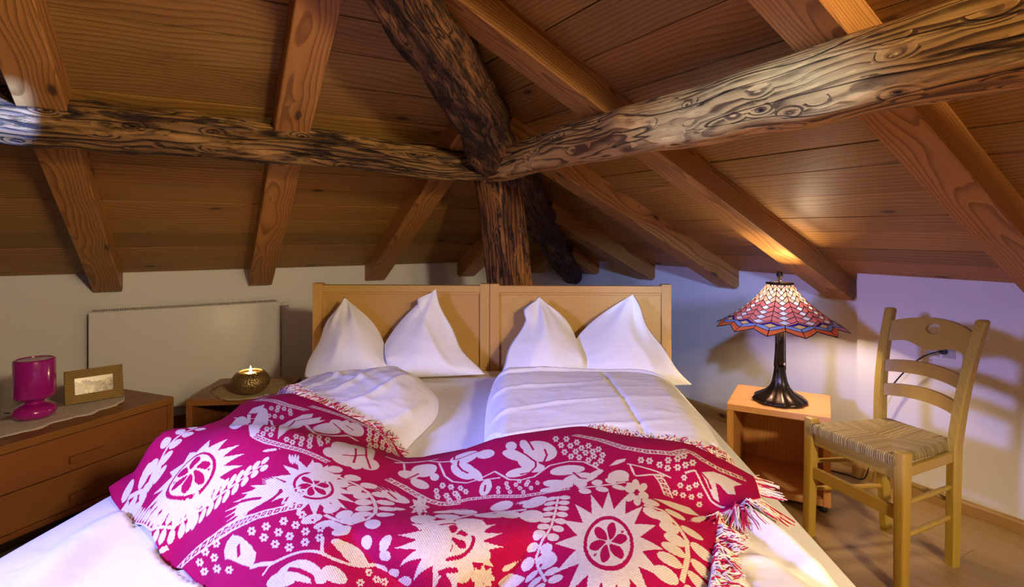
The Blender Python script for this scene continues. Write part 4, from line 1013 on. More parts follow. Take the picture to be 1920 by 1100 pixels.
# ---------------------------------------------------------------- woven blanket: the jacquard pattern is drawn on the cloth in metres
U0, U1, W0, W1, RES = -.95, .85, .98, 2.06, .0014
TW, TH_ = int((U1-U0)/RES), int((W1-W0)/RES)
pat = np.zeros((TH_, TW), np.float32)
_xs = U0+(np.arange(TW)+.5)*RES; _ys = W0+(np.arange(TH_)+.5)*RES
def fill(poly, val):
    p = np.asarray(poly, float)
    x0, x1, y0, y1 = p[:,0].min(), p[:,0].max(), p[:,1].min(), p[:,1].max()
    i0, i1 = max(0, int((x0-U0)/RES)-1), min(TW, int((x1-U0)/RES)+2); j0, j1 = max(0, int((y0-W0)/RES)-1), min(TH_, int((y1-W0)/RES)+2)
    if i1 <= i0 or j1 <= j0: return
    X, Y = np.meshgrid(_xs[i0:i1], _ys[j0:j1]); ins = np.zeros(X.shape, bool); n = len(p)
    for k in range(n):
        xa, ya = p[k]; xb, yb = p[(k+1) % n]
        if ya == yb: continue
        c = ((ya > Y) != (yb > Y)) & (X < (xb-xa)*(Y-ya)/(yb-ya)+xa); ins ^= c
    pat[j0:j1, i0:i1][ins] = val
def aff(m): return np.array(m[:2]), np.array(m[2:4]), np.array(m[4:6])
def blob(o, a, b_, cx, cy, rx, ry, rot, val, n=18, point=0.0):
    t = np.linspace(0, 2*PI, n, endpoint=False); c, s = math.cos(rot), math.sin(rot)
    x = rx*np.cos(t); y = ry*np.sin(t)*(1-point*np.clip(np.cos(t), 0, 1))
    X = cx+c*x-s*y; Y = cy+s*x+c*y
    fill(o+X[:,None]*a+Y[:,None]*b_, val)
E2, I2 = np.array([1.,0.]), np.array([0.,1.])
def stroke(pl, wdt, val):
    pl = np.asarray(pl, float)
    for a, b_ in zip(pl[:-1], pl[1:]):
        d = b_-a; L = np.hypot(*d)
        if L < 1e-6: continue
        d /= L; n_ = np.array([-d[1], d[0]])*wdt/2; e = d*wdt*.3
        fill([a-e+n_, b_+e+n_, b_+e-n_, a-e-n_], val)
def steps(pl, step):
    pl = np.asarray(pl, float); seg = np.hypot(*np.diff(pl, axis=0).T); s = np.concatenate([[0], np.cumsum(seg)]); n = max(2, int(s[-1]/step))
    t = np.linspace(0, s[-1], n+1); p = np.stack([np.interp(t, s, pl[:,k]) for k in (0,1)], -1)
    d = np.gradient(p, axis=0); d /= np.maximum(np.hypot(d[:,0], d[:,1]), 1e-9)[:,None]
    return p, d
def motif(m):
    k = m[0]
    if k == 'e': o, a, b_ = aff(m[1:]); blob(o, a, b_, 0, 0, 1, 1, 0, 1, 22)
    elif k == 's':
        n = m[1]; o, a, b_ = aff(m[2:])
        t = np.arange(n)*2*PI/n
        for q_ in range(n):
            t0 = 2*PI*q_/n; tw = PI/n
            fill([o+1.30*(math.cos(t0-tw)*a+math.sin(t0-tw)*b_), o+2.15*(math.cos(t0)*a+math.sin(t0)*b_), o+1.30*(math.cos(t0+tw)*a+math.sin(t0+tw)*b_), o], 1)
        blob(o, a, b_, 0, 0, 1.32, 1.32, 0, 1, 40)
        blob(o, a, b_, 0, 0, 1.0, 1.0, 0, 0, 40); blob(o, a, b_, 0, 0, .86, .86, 0, 1, 40)
        for q_ in range(6):
            t0 = 2*PI*(q_+.25)/6; blob(o, a, b_, .44*math.cos(t0), .44*math.sin(t0), .34, .20, t0, 0, 16)
            stroke([o, o+.78*(math.cos(t0+.52)*a+math.sin(t0+.52)*b_)], .006, 1)
        for t0 in (.6, 2.3, 3.9, 5.4): blob(o, a, b_, .70*math.cos(t0), .70*math.sin(t0), .07, .05, t0, 0, 6)
    elif k == 'f':
        o, a, b_ = aff(m[1:])
        for q_ in range(6): blob(o, a, b_, .62*math.cos(q_*1.047), .62*math.sin(q_*1.047), .36, .30, q_*1.047, 1, 8)
        blob(o, a, b_, 0, 0, .62, .62, 0, 1, 10); blob(o, a, b_, 0, 0, .27, .27, 0, 0, 8)
    elif k == 'w':
        sz, pl = m[1], m[2]; p, d = steps(pl, sz*1.42)
        stroke(p, sz*.30, 1)
        for q_ in range(len(p)):
            for sd in (-1, 1):
                nn = np.array([-d[q_][1], d[q_][0]])*sd; ax = nn*.9+d[q_]*.45; ax /= np.hypot(*ax); cc = p[q_]+ax*sz*.98
                blob(cc, ax*sz*.76, np.array([-ax[1], ax[0]])*sz*.60, 0, 0, 1, 1, 0, 1, 14)
    elif k == 'b':
        wd_, pl = m[1], m[2]; p, d = steps(pl, wd_*1.5)
        stroke(p, wd_*2.05, 1)
        for q_ in range(len(p)):
            a = d[q_]*wd_; b_ = np.array([-d[q_][1], d[q_][0]])*wd_
            fill([p[q_]+x*a+y*b_ for x, y in ((-.52,-.58),(.52,-.58),(.52,.58),(-.52,.58))], 0)
            fill([p[q_]+x*a+y*b_ for x, y in ((-.22,-.26),(.22,-.26),(.22,.26),(-.22,.26))], 1)
    elif k == 'v': stroke(m[2], max(m[1], .005), 1)
    elif k == 'r': stroke(m[2], max(m[1], .005), 0)
    elif k == 'p': fill(m[1], 1)
    elif k == 't':
        wd_, (p0, p1) = m[1], m[2]; p0 = np.array(p0); p1 = np.array(p1); d = p1-p0; L = np.hypot(*d); d /= L; n_ = np.array([-d[1], d[0]])
        blob(p0+d*L*.66, d*L*.34, n_*wd_*.62, 0, 0, 1, 1, 0, 1, 20)
        for q_ in range(-3, 4):
            f = q_/3; base = p0+d*L*.62+n_*wd_*.5*f; tip = p0+d*L*(.05+.28*abs(f))+n_*wd_*(.75*f)
            fill([base-n_*wd_*.11, tip, base+n_*wd_*.11], 1)
    elif k == 'k':
        o, a, b_ = aff(m[1:])
        for q_ in range(8):
            t0 = q_*PI/4; e = math.cos(t0)*a+math.sin(t0)*b_; f = math.cos(t0+.35)*a+math.sin(t0+.35)*b_; g_ = math.cos(t0-.35)*a+math.sin(t0-.35)*b_
            stroke([o, o+.55*f, o+e, o+.55*g_, o], .0042, 1)
for mm in MOTIFS: motif(mm)
img = bpy.data.images.new('jacquard_weave', TW, TH_, alpha=False)
buf = np.ones((TH_, TW, 4), np.float32)
buf[..., 0] = buf[..., 1] = buf[..., 2] = pat
img.colorspace_settings.name = 'Non-Color'
img.pixels.foreach_set(buf.ravel()); img.update(); img.pack()
g = G('jacquard_blanket')
uvn = g.n('ShaderNodeUVMap', uv_map='cloth')
ti = g.n('ShaderNodeTexImage', image=img, interpolation='Closest', extension='EXTEND'); g.put(ti.inputs[0], uvn)
u_, v_, _ = g.sep(uvn.outputs[0])
k1 = g.math('SINE', g.math('MULTIPLY', u_, 2*PI*TW/3)); k2 = g.math('SINE', g.math('MULTIPLY', v_, 2*PI*TH_/3))
wv = g.math('MULTIPLY', k1, k2)
nz = g.noise(uvn.outputs[0], 260.0, 2.0)
red = g.mix(nz, (0.30,0.002,0.046), (0.42,0.004,0.075)); cream = g.mix(g.math('ADD', g.math('MULTIPLY', wv, .25), nz), (0.52,0.43,0.35), (0.74,0.67,0.60))
colr = g.mix(ti.outputs[0], red, cream)
bb = g.bsdf(colr, 0.92, 0.1, bump=g.math('ADD', wv, g.math('MULTIPLY', ti.outputs[0], 0.8)), bstr=0.35, bdist=0.0015)
M['jacquard'] = g.m
mb = MB()
vs = [(float(gud[i,j]), float(-gwd[i,j]), float(gz[i,j])) for i in range(NI) for j in range(NJ)]
mb.add(vs, [f[::-1] for f in _bl_f])
me = mb.mesh('woven_blanket', M['jacquard'], True)
uvl = me.uv_layers.new(name='cloth')
li = np.empty(len(me.loops), np.int32); me.loops.foreach_get('vertex_index', li)
fu = (gu.ravel()-U0)/(U1-U0); fv = (gw.ravel()-W0)/(W1-W0)
uvl.data.foreach_set('uv', np.stack([fu[li], fv[li]], -1).astype(np.float32).ravel())
blanket = bpy.data.objects.new('woven_blanket', me); link(blanket)
blanket.location = (BO[0], BO[1], 0); blanket.rotation_euler = (0,0,-BA)
sol = blanket.modifiers.new('thickness', 'SOLIDIFY'); sol.thickness = .005; sol.offset = -1
tag(blanket, 'red and cream woven blanket with sun and vine pattern thrown across the bed', 'blanket')
# fringe
def fringe():
    rg = random.Random(5); mb = MB(); mi = []
    edge = [Vector((float(gud[i,0]), float(-gwd[i,0]), float(gz[i,0]))) for i in range(NI)]
    right = [Vector((float(gud[-1,j]), float(-gwd[-1,j]), float(gz[-1,j]))) for j in range(NJ)]
    def run(pl, a, b_, dens, l0, l1, outw, droop):
        pl = pl[a:b_]; tot = sum((q_-p).length for p, q_ in zip(pl, pl[1:])); n = int(tot*dens); s = np.concatenate([[0], np.cumsum([(q_-p).length for p, q_ in zip(pl, pl[1:])])])
        A = np.array([tuple(p) for p in pl])
        for _ in range(n):
            t = rg.uniform(0, s[-1]); p = Vector([float(np.interp(t, s, A[:,k])) for k in range(3)]); q_ = Vector([float(np.interp(min(t+.01, s[-1]), s, A[:,k])) for k in range(3)])
            tg = (q_-p); tg = tg.normalized() if tg.length > 1e-6 else Vector((1,0,0))
            o = Vector((outw(tg)[0], outw(tg)[1], 0)).normalized()
            L = rg.uniform(l0, l1); sk = rg.gauss(0, .45); d = (o+tg*sk).normalized(); cur = rg.gauss(0, .5)
            pts = []
            x = p.copy(); x.z += .003
            for k in range(5):
                pts.append(x.copy()); x = x+d*(L/4); d = (d+tg*cur*.3).normalized()
                uu, ww = x.x, -x.y
                hb = float(h_base(np.float64(uu), np.float64(ww))) if abs(uu) < .87 else ZM-.02
                zb = under_blanket(uu, ww)
                if zb is not None: hb = max(hb, zb)
                x.z = max(hb+.003+rg.uniform(0,.012), x.z-droop)
            nf = len(mb.f); mb.tube(pts, [.0017,.0017,.0015,.0013,.0010], n=4, cap=False); mi.extend([1 if rg.random() < .36 else 0]*(len(mb.f)-nf))
    up = lambda t: (-t.y, t.x)
    i0, i1, i2 = int(NI*FR[0]), int(NI*FR[1]), int(NI*FR[2])
    run(edge, i0, i1, 430, .028, .062, up, .0025)
    run(edge, i2, NI-2, 430, .026, .060, up, .0025)
    rt = lambda t: (-t.y, t.x)
    j1 = int(NJ*.30)
    run(right, 0, j1, 1050, .035, .080, rt, .008)
    run(right, j1, NJ-2, 800, .025, .060, rt, .008)
    me = mb.mesh('fringe', M['thread_cream']); me.materials.append(M['thread_red']); me.polygons.foreach_set('material_index', mi)
    o = bpy.data.objects.new('fringe', me); link(o, blanket); o['kind'] = 'stuff'; o['label'] = 'loose red and cream yarn fringe'
M['thread_cream'] = plain('cream_yarn', (0.74,0.66,0.58), 0.95, 0.1)
M['thread_red'] = plain('red_yarn', (0.42,0.012,0.06), 0.95, 0.1)
fringe()

# ---------------------------------------------------------------- pillows (square, pressed in the middle so that two peaks stand up)
def qb(p, c, q_, t): return p*(1-t)**2+c*2*t*(1-t)+q_*t*t
def pillow(LL, LC, PL, NT, PR, RC, LR, label, front, seed, flip, ear):
    LL, LC, PL, NT, PR, RC, LR = [Vector(v) for v in (LL, LC, PL, NT, PR, RC, LR)]
    ns, nt = 90, 60
    bm_ = []
    def top(s):
        if s < .5:
            f = s*2; return PL.lerp(NT, f)+Vector((.020*math.sin(PI*f**1.4), 0, .016*math.sin(PI*f**1.4)))
        f = s*2-1; v = NT.lerp(PR, f)+Vector((-.016*math.sin(PI*f**.8), 0, .012*math.sin(PI*f**.8)))
        if ear == 'R': v += Vector((-.030, -.004, -.002))*max(0, 1-abs(f-.80)/.10)**.7
        return v
    def P(s, t):
        B = LL.lerp(LR, s)+Vector((0, 0, -.01*math.sin(PI*s))); T = top(s)
        base = B.lerp(T, t)
        le = qb(LL, LC, PL, t)-LL.lerp(PL, t); re = qb(LR, RC, PR, t)-LR.lerp(PR, t)
        if ear == 'L': base = base+Vector((-.026,0,.004))*((1-s)**14)*max(0, 1-abs(t-.83)/.11)**.7
        base = base+Vector((.007*math.sin(t*13+seed)*((1-s)**6-s**6), 0, 0))
        return base+le*(1-s)**1.5+re*s**1.5
    fr = Vector(front).normalized()
    rg = np.random.RandomState(seed)
    S, T_ = np.meshgrid(np.linspace(0,1,ns), np.linspace(0,1,nt), indexing='ij')
    wr = wrinkle(S*.8, T_*.5, seed, n=16, f0=6, f1=24)-.25
    rows = {1: [], -1: []}
    for sgn in (1, -1):
        for i in range(ns):
            row = []
            for j in range(nt):
                s, t = i/(ns-1), j/(nt-1)
                p = P(s, t)
                eb = min(1, (math.sin(PI*s))*2.2)**.7*max(0, math.sin(PI*min(1, t*.98+.01)))**.65
                lobe = .38+.62*abs(math.sin(2*PI*s))**.55 if t > .30 else 1-(t/.30)*(1-(.38+.62*abs(math.sin(2*PI*s))**.55))
                taper = 1-.45*t
                th = (.135 if sgn > 0 else .035)*eb*lobe*taper
                if sgn > 0:
                    th += .042*wr[i, j]*min(1, eb*2)
                    pk = PL if s < .5 else PR; q_ = P(s, t)-pk; ang = math.atan2(q_.x, -q_.z+.02)
                    th += (.010*math.sin(ang*9+seed)+.006*math.sin(ang*17+2*seed))*math.exp(-(q_.length/.22)**2)*min(1, eb*3)*min(1, q_.length/.05)
                    side = 1 if (s < .5) == flip else 0
                    ov = math.exp(-((s-.5)/.10)**2)*sstep(np.float64(t), .25, .6)
                    if side: th += .05*float(ov)*(1-abs(s-.5)/.5)*eb
                row.append(p+fr*th*sgn)
            rows[sgn].append(row)
    mb = MB(); mb.grid(rows[1], flip=True); mb.grid(rows[-1])
    # weld the rim
    o = mb.obj('pillow', M['pillow'], smooth=True)
    bm = bmesh.new(); bm.from_mesh(o.data); bmesh.ops.remove_doubles(bm, verts=bm.verts, dist=.0006); bmesh.ops.recalc_face_normals(bm, faces=bm.faces); bm.to_mesh(o.data); bm.free()
    return tag(o, label, 'pillow', 'pillows against the headboards')
# lower left, left side, left peak, notch, right peak, right side, lower right
pillow((-.955,2.60,.552), (-.90,2.66,.78), (-.820,2.765,.903), (-.615,2.73,.672), (-.372,2.765,.942), (-.275,2.68,.665), (-.12,2.58,.570),
       'white pillow with two peaked corners against the left headboard', (.10,-1,.25), 3, False, 'R')
pillow((-.070,2.50,.555), (.005,2.64,.73), (.128,2.745,.905), (.305,2.70,.705), (.588,2.73,.918), (.645,2.62,.72), (.775,2.44,.560),
       'white pillow with two peaked corners against the right headboard', (.05,-1,.25), 6, True, 'L')
# ---------------------------------------------------------------- left wall: radiator
rad = thing('radiator', 'flat white panel radiator on the left wall behind the dresser', 'radiator', room(DL, .50, 0), math.radians(30))
# local x along the wall (to the right), y into the wall; the wall face is y = 0
X0, X1, ZB, ZT = -.98, .04, .155, .757
m = MB(); m.box((X0, -.105, ZB), (X1, -.088, ZT), bev=.006); m.obj('front_panel', M['white_enamel'], rad)
m = MB(); m.box((X0+.02, -.05, ZB), (X1-.02, -.036, ZT-.006), bev=.004); m.obj('rear_panel', M['white_enamel'], rad)
for xx in (X0+.001, X1-.009): m = MB(); m.box((xx, -.0875, ZB+.01), (xx+.008, -.037, ZT-.012), bev=.002); m.obj('side_cover', M['plastic'] if xx > 0 else M['backing'], rad, label=None)  # left cover near black: the gap shade is put into its colour
grl = MB(); grl.box((X0+.01, -.0875, ZT-.004), (X1-.01, -.083, ZT+.003)); grl.box((X0+.01, -.042, ZT-.004), (X1-.01, -.037, ZT+.003))
gp = grl.obj('top_grille', M['grille'], rad)
ng = 92; gm = None
for k in range(ng):
    m = MB(); m.box((0, -.086, -.004), (.0058, -.042, .0095))
    if gm is None: gm = m.mesh('grille_slat', M['grille'])
    o = bpy.data.objects.new('grille_slat', gm); link(o, gp); o.location = (X0+.014+k*(X1-X0-.03)/ng, 0, ZT)
m = MB(); m.tube([(X1, -.07, ZT-.022), (X1+.022, -.07, ZT-.022)], .010, 12); m.tube([(X1+.02, -.07, ZT-.022), (X1+.058, -.07, ZT-.022)], .017, 14)
m.obj('thermostat_valve', M['plastic'], rad, smooth=True, auto=40)
for xx in (X0+.2, X1-.2): m = MB(); m.box((xx, -.036, ZB+.1), (xx+.04, -.0005, ZT-.1)); m.obj('wall_bracket', M['white_enamel'], rad)

m = MB(); m.tube([(X1-.03, -.07, ZB+.002), (X1-.03, -.07, .001)], .008, 10); m.obj('pipe', M['white_enamel'], rad, smooth=True, auto=40)

# ---------------------------------------------------------------- left dresser
DA = math.atan2(.927, .376)                        # long side runs away from the camera
dr = thing('dresser', 'low brown larch dresser with two long drawers on the left', 'dresser', (-1.641, 2.744, 0), DA)
# local x: along the long side (0 at the far right corner, negative towards the camera), y to the back (left), z up
LN, DP, HT = 1.30, .40, .42
def box(par, name, lo, hi, mat, bev=.003, label=None):
    m = MB(); m.box(lo, hi, bev=bev); return m.obj(name, M[mat], par, label=label)
box(dr, 'top', (-LN, 0, HT-.032), (0, DP, HT), 'dress')
box(dr, 'side_panel', (-.030, .0, .055), (-.0005, DP, HT-.0325), 'dress_v')
box(dr, 'side_panel', (-LN+.0005, .0, .055), (-LN+.030, DP, HT-.0325), 'dress_v')
box(dr, 'bottom_panel', (-LN+.031, .003, .055), (-.031, DP-.002, .078), 'dress')
box(dr, 'back_panel', (-LN+.031, DP-.016, .079), (-.031, DP-.002, HT-.033), 'dress')
box(dr, 'plinth', (-LN+.03, .05, 0), (-.03, DP-.03, .0545), 'backing', .001)
z0 = .080; dh = (HT-.034-z0)/2
for k in range(2):
    f = box(dr, 'drawer', (-LN+.032, .004, z0+k*dh+.002), (-.032, .026, z0+(k+1)*dh-.002), 'dress', .003)
    box(f, 'drawer_box', (-LN+.06, .027, z0+k*dh+.012), (-.06, DP-.03, z0+(k+1)*dh-.02), 'dress_v', .001)
    zh = z0+k*dh+dh*.34
    for xh in (-.395,):
        m = MB(); m.prism([(xh-.068,zh-.014),(xh+.068,zh-.014),(xh+.068,zh+.012),(xh-.068,zh+.012)], -.014, .0028)
        o = m.obj('drawer_pull', M['dress'], f)
        bm = bmesh.new(); bm.from_mesh(o.data)
        for v in bm.verts: v.co = Vector((v.co.x, v.co.z+.0006, v.co.y))
        bmesh.ops.recalc_face_normals(bm, faces=bm.faces); bm.to_mesh(o.data); bm.free()
def on_dresser(x, y, z=0.0):
    return Vector((-1.641+x*math.cos(DA)-y*math.sin(DA), 2.744+x*math.sin(DA)+y*math.cos(DA), HT+z))
# lace runner
m = MB(); n = 120; mid = []
top = []; bot = []
for k in range(n+1):
    x = -.085-1.18*k/n
    e = .010*abs(math.sin(k*PI/10)) + .012*math.sin(k*.31)
    pt = min(1, k/12)                               # pointed end
    top.append((x+.0, .235+.105*pt+e, .0012)); bot.append((x, .235-.135*pt-e, .0012))
P = [[(a[0], b_[1]+(a[1]-b_[1])*j/8, .0014+.0008*math.sin(k*.7+j)) for j in range(9)] for k, (a, b_) in enumerate(zip(top, bot))]
m.grid(P)
o = m.obj('lace_runner', M['lace'], smooth=True)
o.modifiers.new('thickness', 'SOLIDIFY').thickness = .0008
o.location = (-1.641, 2.744, HT+.0012); o.rotation_euler = (0,0,DA)
tag(o, 'long cream lace runner laid along the top of the brown dresser', 'table runner')
# magenta glass lamp
ml = thing('magenta_table_lamp', 'unlit magenta glass table lamp with drum shade on the dresser', 'lamp', (-2.048, 2.425, HT+.004), 0)
ml.scale = (.85,.85,.93)
m = MB(); m.lathe([(.02,0),(.055,.001),(.078,.007),(.091,.022),(.093,.036),(.084,.052),(.062,.063),(.044,.067),(.040,.072),(.039,.082)], 56)
m.obj('lamp_base', M['magenta'], ml, smooth=True)
m = MB(); m.lathe([(.0395,.0822),(.052,.085),(.072,.091),(.084,.100),(.086,.112),(.086,.262),(.084,.268),(.078,.271),(.074,.2705),(.074,.268),(.0,.266)], 64, cap=False)
m.obj('lamp_shade', M['magenta'], ml, smooth=True, auto=50)
# its cable behind
m = MB(); m.tube([(-.088,.01,.012),(-.14,.05,.004),(-.20,.055,.003)], .003, 8); m.obj('cable', M['black'], ml, smooth=True)
# picture frame
pf = thing('picture_frame', 'rustic wooden picture frame with a mountain snapshot on the lace runner', 'picture frame', (-2.026, 2.562, HT+.0075), math.atan2(.149,.146)-.02)
tilt = math.radians(14)
W, Hh, bw_ = .222, .150, .038
def tl(x, z, y=0): return Vector((x, y*math.cos(tilt)+z*math.sin(tilt), z*math.cos(tilt)-y*math.sin(tilt)+.0045))
def side(quad, name):
    m = MB(); o_, i_ = .018, .006
    (a, b_, c, d) = quad                           # a,b outer; c,d inner
    vs = [tl(a[0],a[1],-.010), tl(b_[0],b_[1],-.010), tl(c[0],c[1],.004), tl(d[0],d[1],.004), tl(a[0],a[1],.014), tl(b_[0],b_[1],.014), tl(c[0],c[1],.014), tl(d[0],d[1],.014)]
    m.add(vs, [(0,1,2,3),(7,6,5,4),(0,4,5,1),(1,5,6,2),(2,6,7,3),(3,7,4,0)])
    o = fix_normals(m.obj(name, M['frame'], pf)); return o
O = [(0,0),(W,0),(W,Hh),(0,Hh)]; I = [(bw_,bw_),(W-bw_,bw_),(W-bw_,Hh-bw_),(bw_,Hh-bw_)]
e = .0006
side([O[0],O[1],I[1],I[0]], 'frame_rail'); side([O[2],O[3],I[3],I[2]], 'frame_rail')
side([(O[1][0],O[1][1]+e),(O[2][0],O[2][1]-e),(I[2][0],I[2][1]-e),(I[1][0],I[1][1]+e)], 'frame_rail'); side([(O[3][0],O[3][1]-e),(O[0][0],O[0][1]+e),(I[0][0],I[0][1]+e),(I[3][0],I[3][1]-e)], 'frame_rail')
m = MB(); w2, h2 = W/2-bw_+.002, Hh/2-bw_+.002
m.add([(-w2,0,-h2),(w2,0,-h2),(w2,0,h2),(-w2,0,h2),(-w2,.002,-h2),(w2,.002,-h2),(w2,.002,h2),(-w2,.002,h2)], [(0,1,2,3),(7,6,5,4),(0,4,5,1),(1,5,6,2),(2,6,7,3),(3,7,4,0)])
o = m.obj('photograph', M['photo'], pf, label='small sepia print of mountains'); o.location = tl(W/2, Hh/2, .006); o.rotation_euler = (-tilt,0,0)
m = MB(); m.bar(tl(W/2, .10, .0165), (W/2, .085, .003), .03, .004, up=(0,1,.6)); m.obj('easel_back', M['frame'], pf)

# ---------------------------------------------------------------- bedside cubes
def cube(name, label, loc, rz, wd, dp, ht, hm, vm, th=.030, feet=False):
    # local x: right along the open front, y to the back
    t = thing(name, label, 'nightstand', loc, rz, 'cube nightstands beside the bed')
    fz = .03 if feet else 0.0
    box(t, 'top', (0,0,ht-th), (wd,dp,ht), hm, .004)
    box(t, 'side_panel', (0.0004,.0004,fz), (th,dp-.0004,ht-th-.0004), vm, .003)
    box(t, 'side_panel', (wd-th,.0004,fz), (wd-.0004,dp-.0004,ht-th-.0004), vm, .003)
    box(t, 'bottom_panel', (th+.0004,.001,fz+.0), (wd-th-.0004,dp-.001,fz+th), hm, .003)
    box(t, 'back_panel', (th+.0004,dp-.016,fz+th+.0004), (wd-th-.0004,dp-.003,ht-th-.0004), vm, .001)
    if feet:
        for x in (.012, wd-.047):
            for y in (.012, dp-.047):
                m = MB(); m.lathe([(.015,0),(.018,.004),(.018,.022),(.012,fz-.0004)], 16, c=(x+.017,y+.017,0)); m.obj('caster', M['black'], t, smooth=True, auto=40)
    return t
cube('nightstand', 'open reddish brown cube nightstand with the candle on the left of the bed', (-1.55,2.684,0), math.atan2(.1,.995), .43, .40, .42, 'dress', 'dress_v')
cube('nightstand', 'open orange larch cube nightstand under the stained glass lamp', (1.0,2.634,0), math.atan2(-.484,.875), .424, .385, .42, 'stand', 'stand_v', feet=True)
# crochet doily
m = MB(); n = 72; c = Vector((-1.315,2.885,.4205)); rows = []
for k in range(n+1):
    a = 2*PI*k/n; r = .200*(1+.030*abs(math.sin(a*12)))
    sq = (abs(math.cos(a))**3+abs(math.sin(a))**3)**(-1/3)
    rows.append([(r*sq*.92*f*math.cos(a), r*sq*.92*f*math.sin(a), .0016+.0012*math.sin(a*9+f*8)*f) for f in (.02,.3,.6,.85,1.0)])
m.grid(rows); o = m.obj('crochet_doily', M['crochet'], smooth=True); o.modifiers.new('thickness', 'SOLIDIFY').thickness = .001
o.location = c; o.rotation_euler = (0,0,.75)
tag(o, 'beige crochet doily under the glowing candle bowl', 'doily')
# candle bowl
cb = thing('candle_holder', 'round pierced bronze bowl with a burning candle on the left nightstand', 'candle holder', (-1.290,2.790,.4245), .3)
m = MB(); prof = [(.028,.001),(.052,.006),(.074,.020),(.088,.044),(.090,.062),(.082,.084),(.066,.102),(.050,.110),(.047,.108),(.060,.098),(.078,.080),(.085,.062),(.083,.046),(.070,.024),(.05,.011),(.0,.008)]
m.lathe(prof, 64, cap=False); m.obj('bowl', M['pierced'], cb, smooth=True)
m = MB(); m.lathe([(.026,.0085),(.040,.010),(.042,.060),(.040,.094),(.034,.096),(.0,.096)], 32, cap=False); m.obj('candle', M['wax'], cb, smooth=True, auto=50)
m = MB(); m.tube([(0,0,.096),(0,.001,.106)], .001, 6); m.obj('wick', M['black'], cb)
m = MB(); m.lathe([(.0005,.104),(.004,.107),(.0058,.112),(.0048,.119),(.0022,.127),(.0003,.134)], 16); m.obj('flame', M['flame'], cb, smooth=True)
light('candle_light', 'POINT', Vector((-1.290,2.790,.4245+.122)), CANDLE_W, (1.0,.62,.28), .012)

# ---------------------------------------------------------------- stained glass lamp
LB = Vector((1.262,2.665,.4205))
tl_ = thing('stained_glass_lamp', 'lit stained glass lamp with zigzag rim on a dark bronze foot', 'lamp', LB, 0)
m = MB(); rt = lambda a, k: 1+ (.045*math.sin(a*9)+.03*math.sin(a*17+1))*(1 if 3 <= k <= 9 else .2)
m.lathe([(.0,.0),(.110,.0),(.116,.004),(.117,.012),(.108,.022),(.085,.035),(.060,.050),(.042,.072),(.032,.100),(.027,.130),(.024,.165)], 72, cap=False, wob=rt)
m.obj('foot', M['bronze'], tl_, smooth=True)
m = MB(); m.lathe([(.0238,.1655),(.021,.22),(.019,.28),(.019,.345)], 40, cap=True, wob=lambda a, k: 1+.10*math.sin(a*5+k)+.06*math.sin(a*9))
m.tube([(-.014,-.014,.13),(-.021,-.012,.20),(-.016,-.016,.27),(-.018,-.010,.34)], .007, 8); m.tube([(.018,-.012,.15),(.019,-.008,.24),(.015,-.014,.34)], .006, 8)
m.obj('trunk_stem', M['bronze'], tl_, smooth=True)
m = MB(); m.tube([(0,0,.345),(0,0,.565)], .005, 10); m.tube([(0,0,.40),(0,0,.44)], .016, 14); m.obj('socket_rod', M['bronze'], tl_, smooth=True, auto=40)
m = MB(); m.lathe([(.002,.565),(.010,.568),(.008,.578),(.012,.586),(.015,.596),(.012,.608),(.006,.615),(.001,.618)], 20); m.obj('finial', M['bronze'], tl_, smooth=True)
m = MB(); m.lathe([(.050,.5535),(.060,.5525),(.062,.556),(.060,.560),(.050,.561),(.050,.5535)], 40, cap=False)
for k in range(3): m.bar((.004*math.cos(k*2.094),.004*math.sin(k*2.094),.557), (.052*math.cos(k*2.094),.052*math.sin(k*2.094),.557), .006, .004)
m.obj('shade_cap', M['bronze'], tl_, smooth=True, auto=40)
m = MB()
for k in range(30): m.lathe([(.0004,-.0016),(.0014,-.001),(.0016,0),(.0014,.001),(.0004,.0016)], 6, c=(.008,-.030,.190+k*.0052))
m.lathe([(.001,-.008),(.004,-.005),(.0045,0),(.002,.005)], 10, c=(.008,-.030,.182)); m.obj('pull_chain', M['grille'], tl_, smooth=True)
m = MB()
pb = [(.0005,.465)]+[(.030*math.sin(PI*(k+1)/12), .495-.030*math.cos(PI*(k+1)/12)) for k in range(11)]
m.lathe(pb, 20, c=(.026,0,0)); m.obj('bulb', M['bulb'], tl_, smooth=True)
NROW = 7; PHI_D = 8.0; DD = 7.5/8.0; NTOT = NROW+3.6; NP = 12
def shade_pt(deg, idx, off=0.0):
    f = max(0.0, idx)/NTOT
    r = .058+.230*f**1.22; z = .5525-.203*f**.98 
    zz = z+.012*math.sin(PI*min(1,f))*-1
    a = math.radians(deg)
    return Vector((math.sin(a)*(r+off*.65), -math.cos(a)*(r+off*.65), zz+off*.75))
sh = None
base_m = MB()
lead = MB()
shade = bpy.data.objects.new('lamp_shade', None); link(shade, tl_)
rg = random.Random(2)
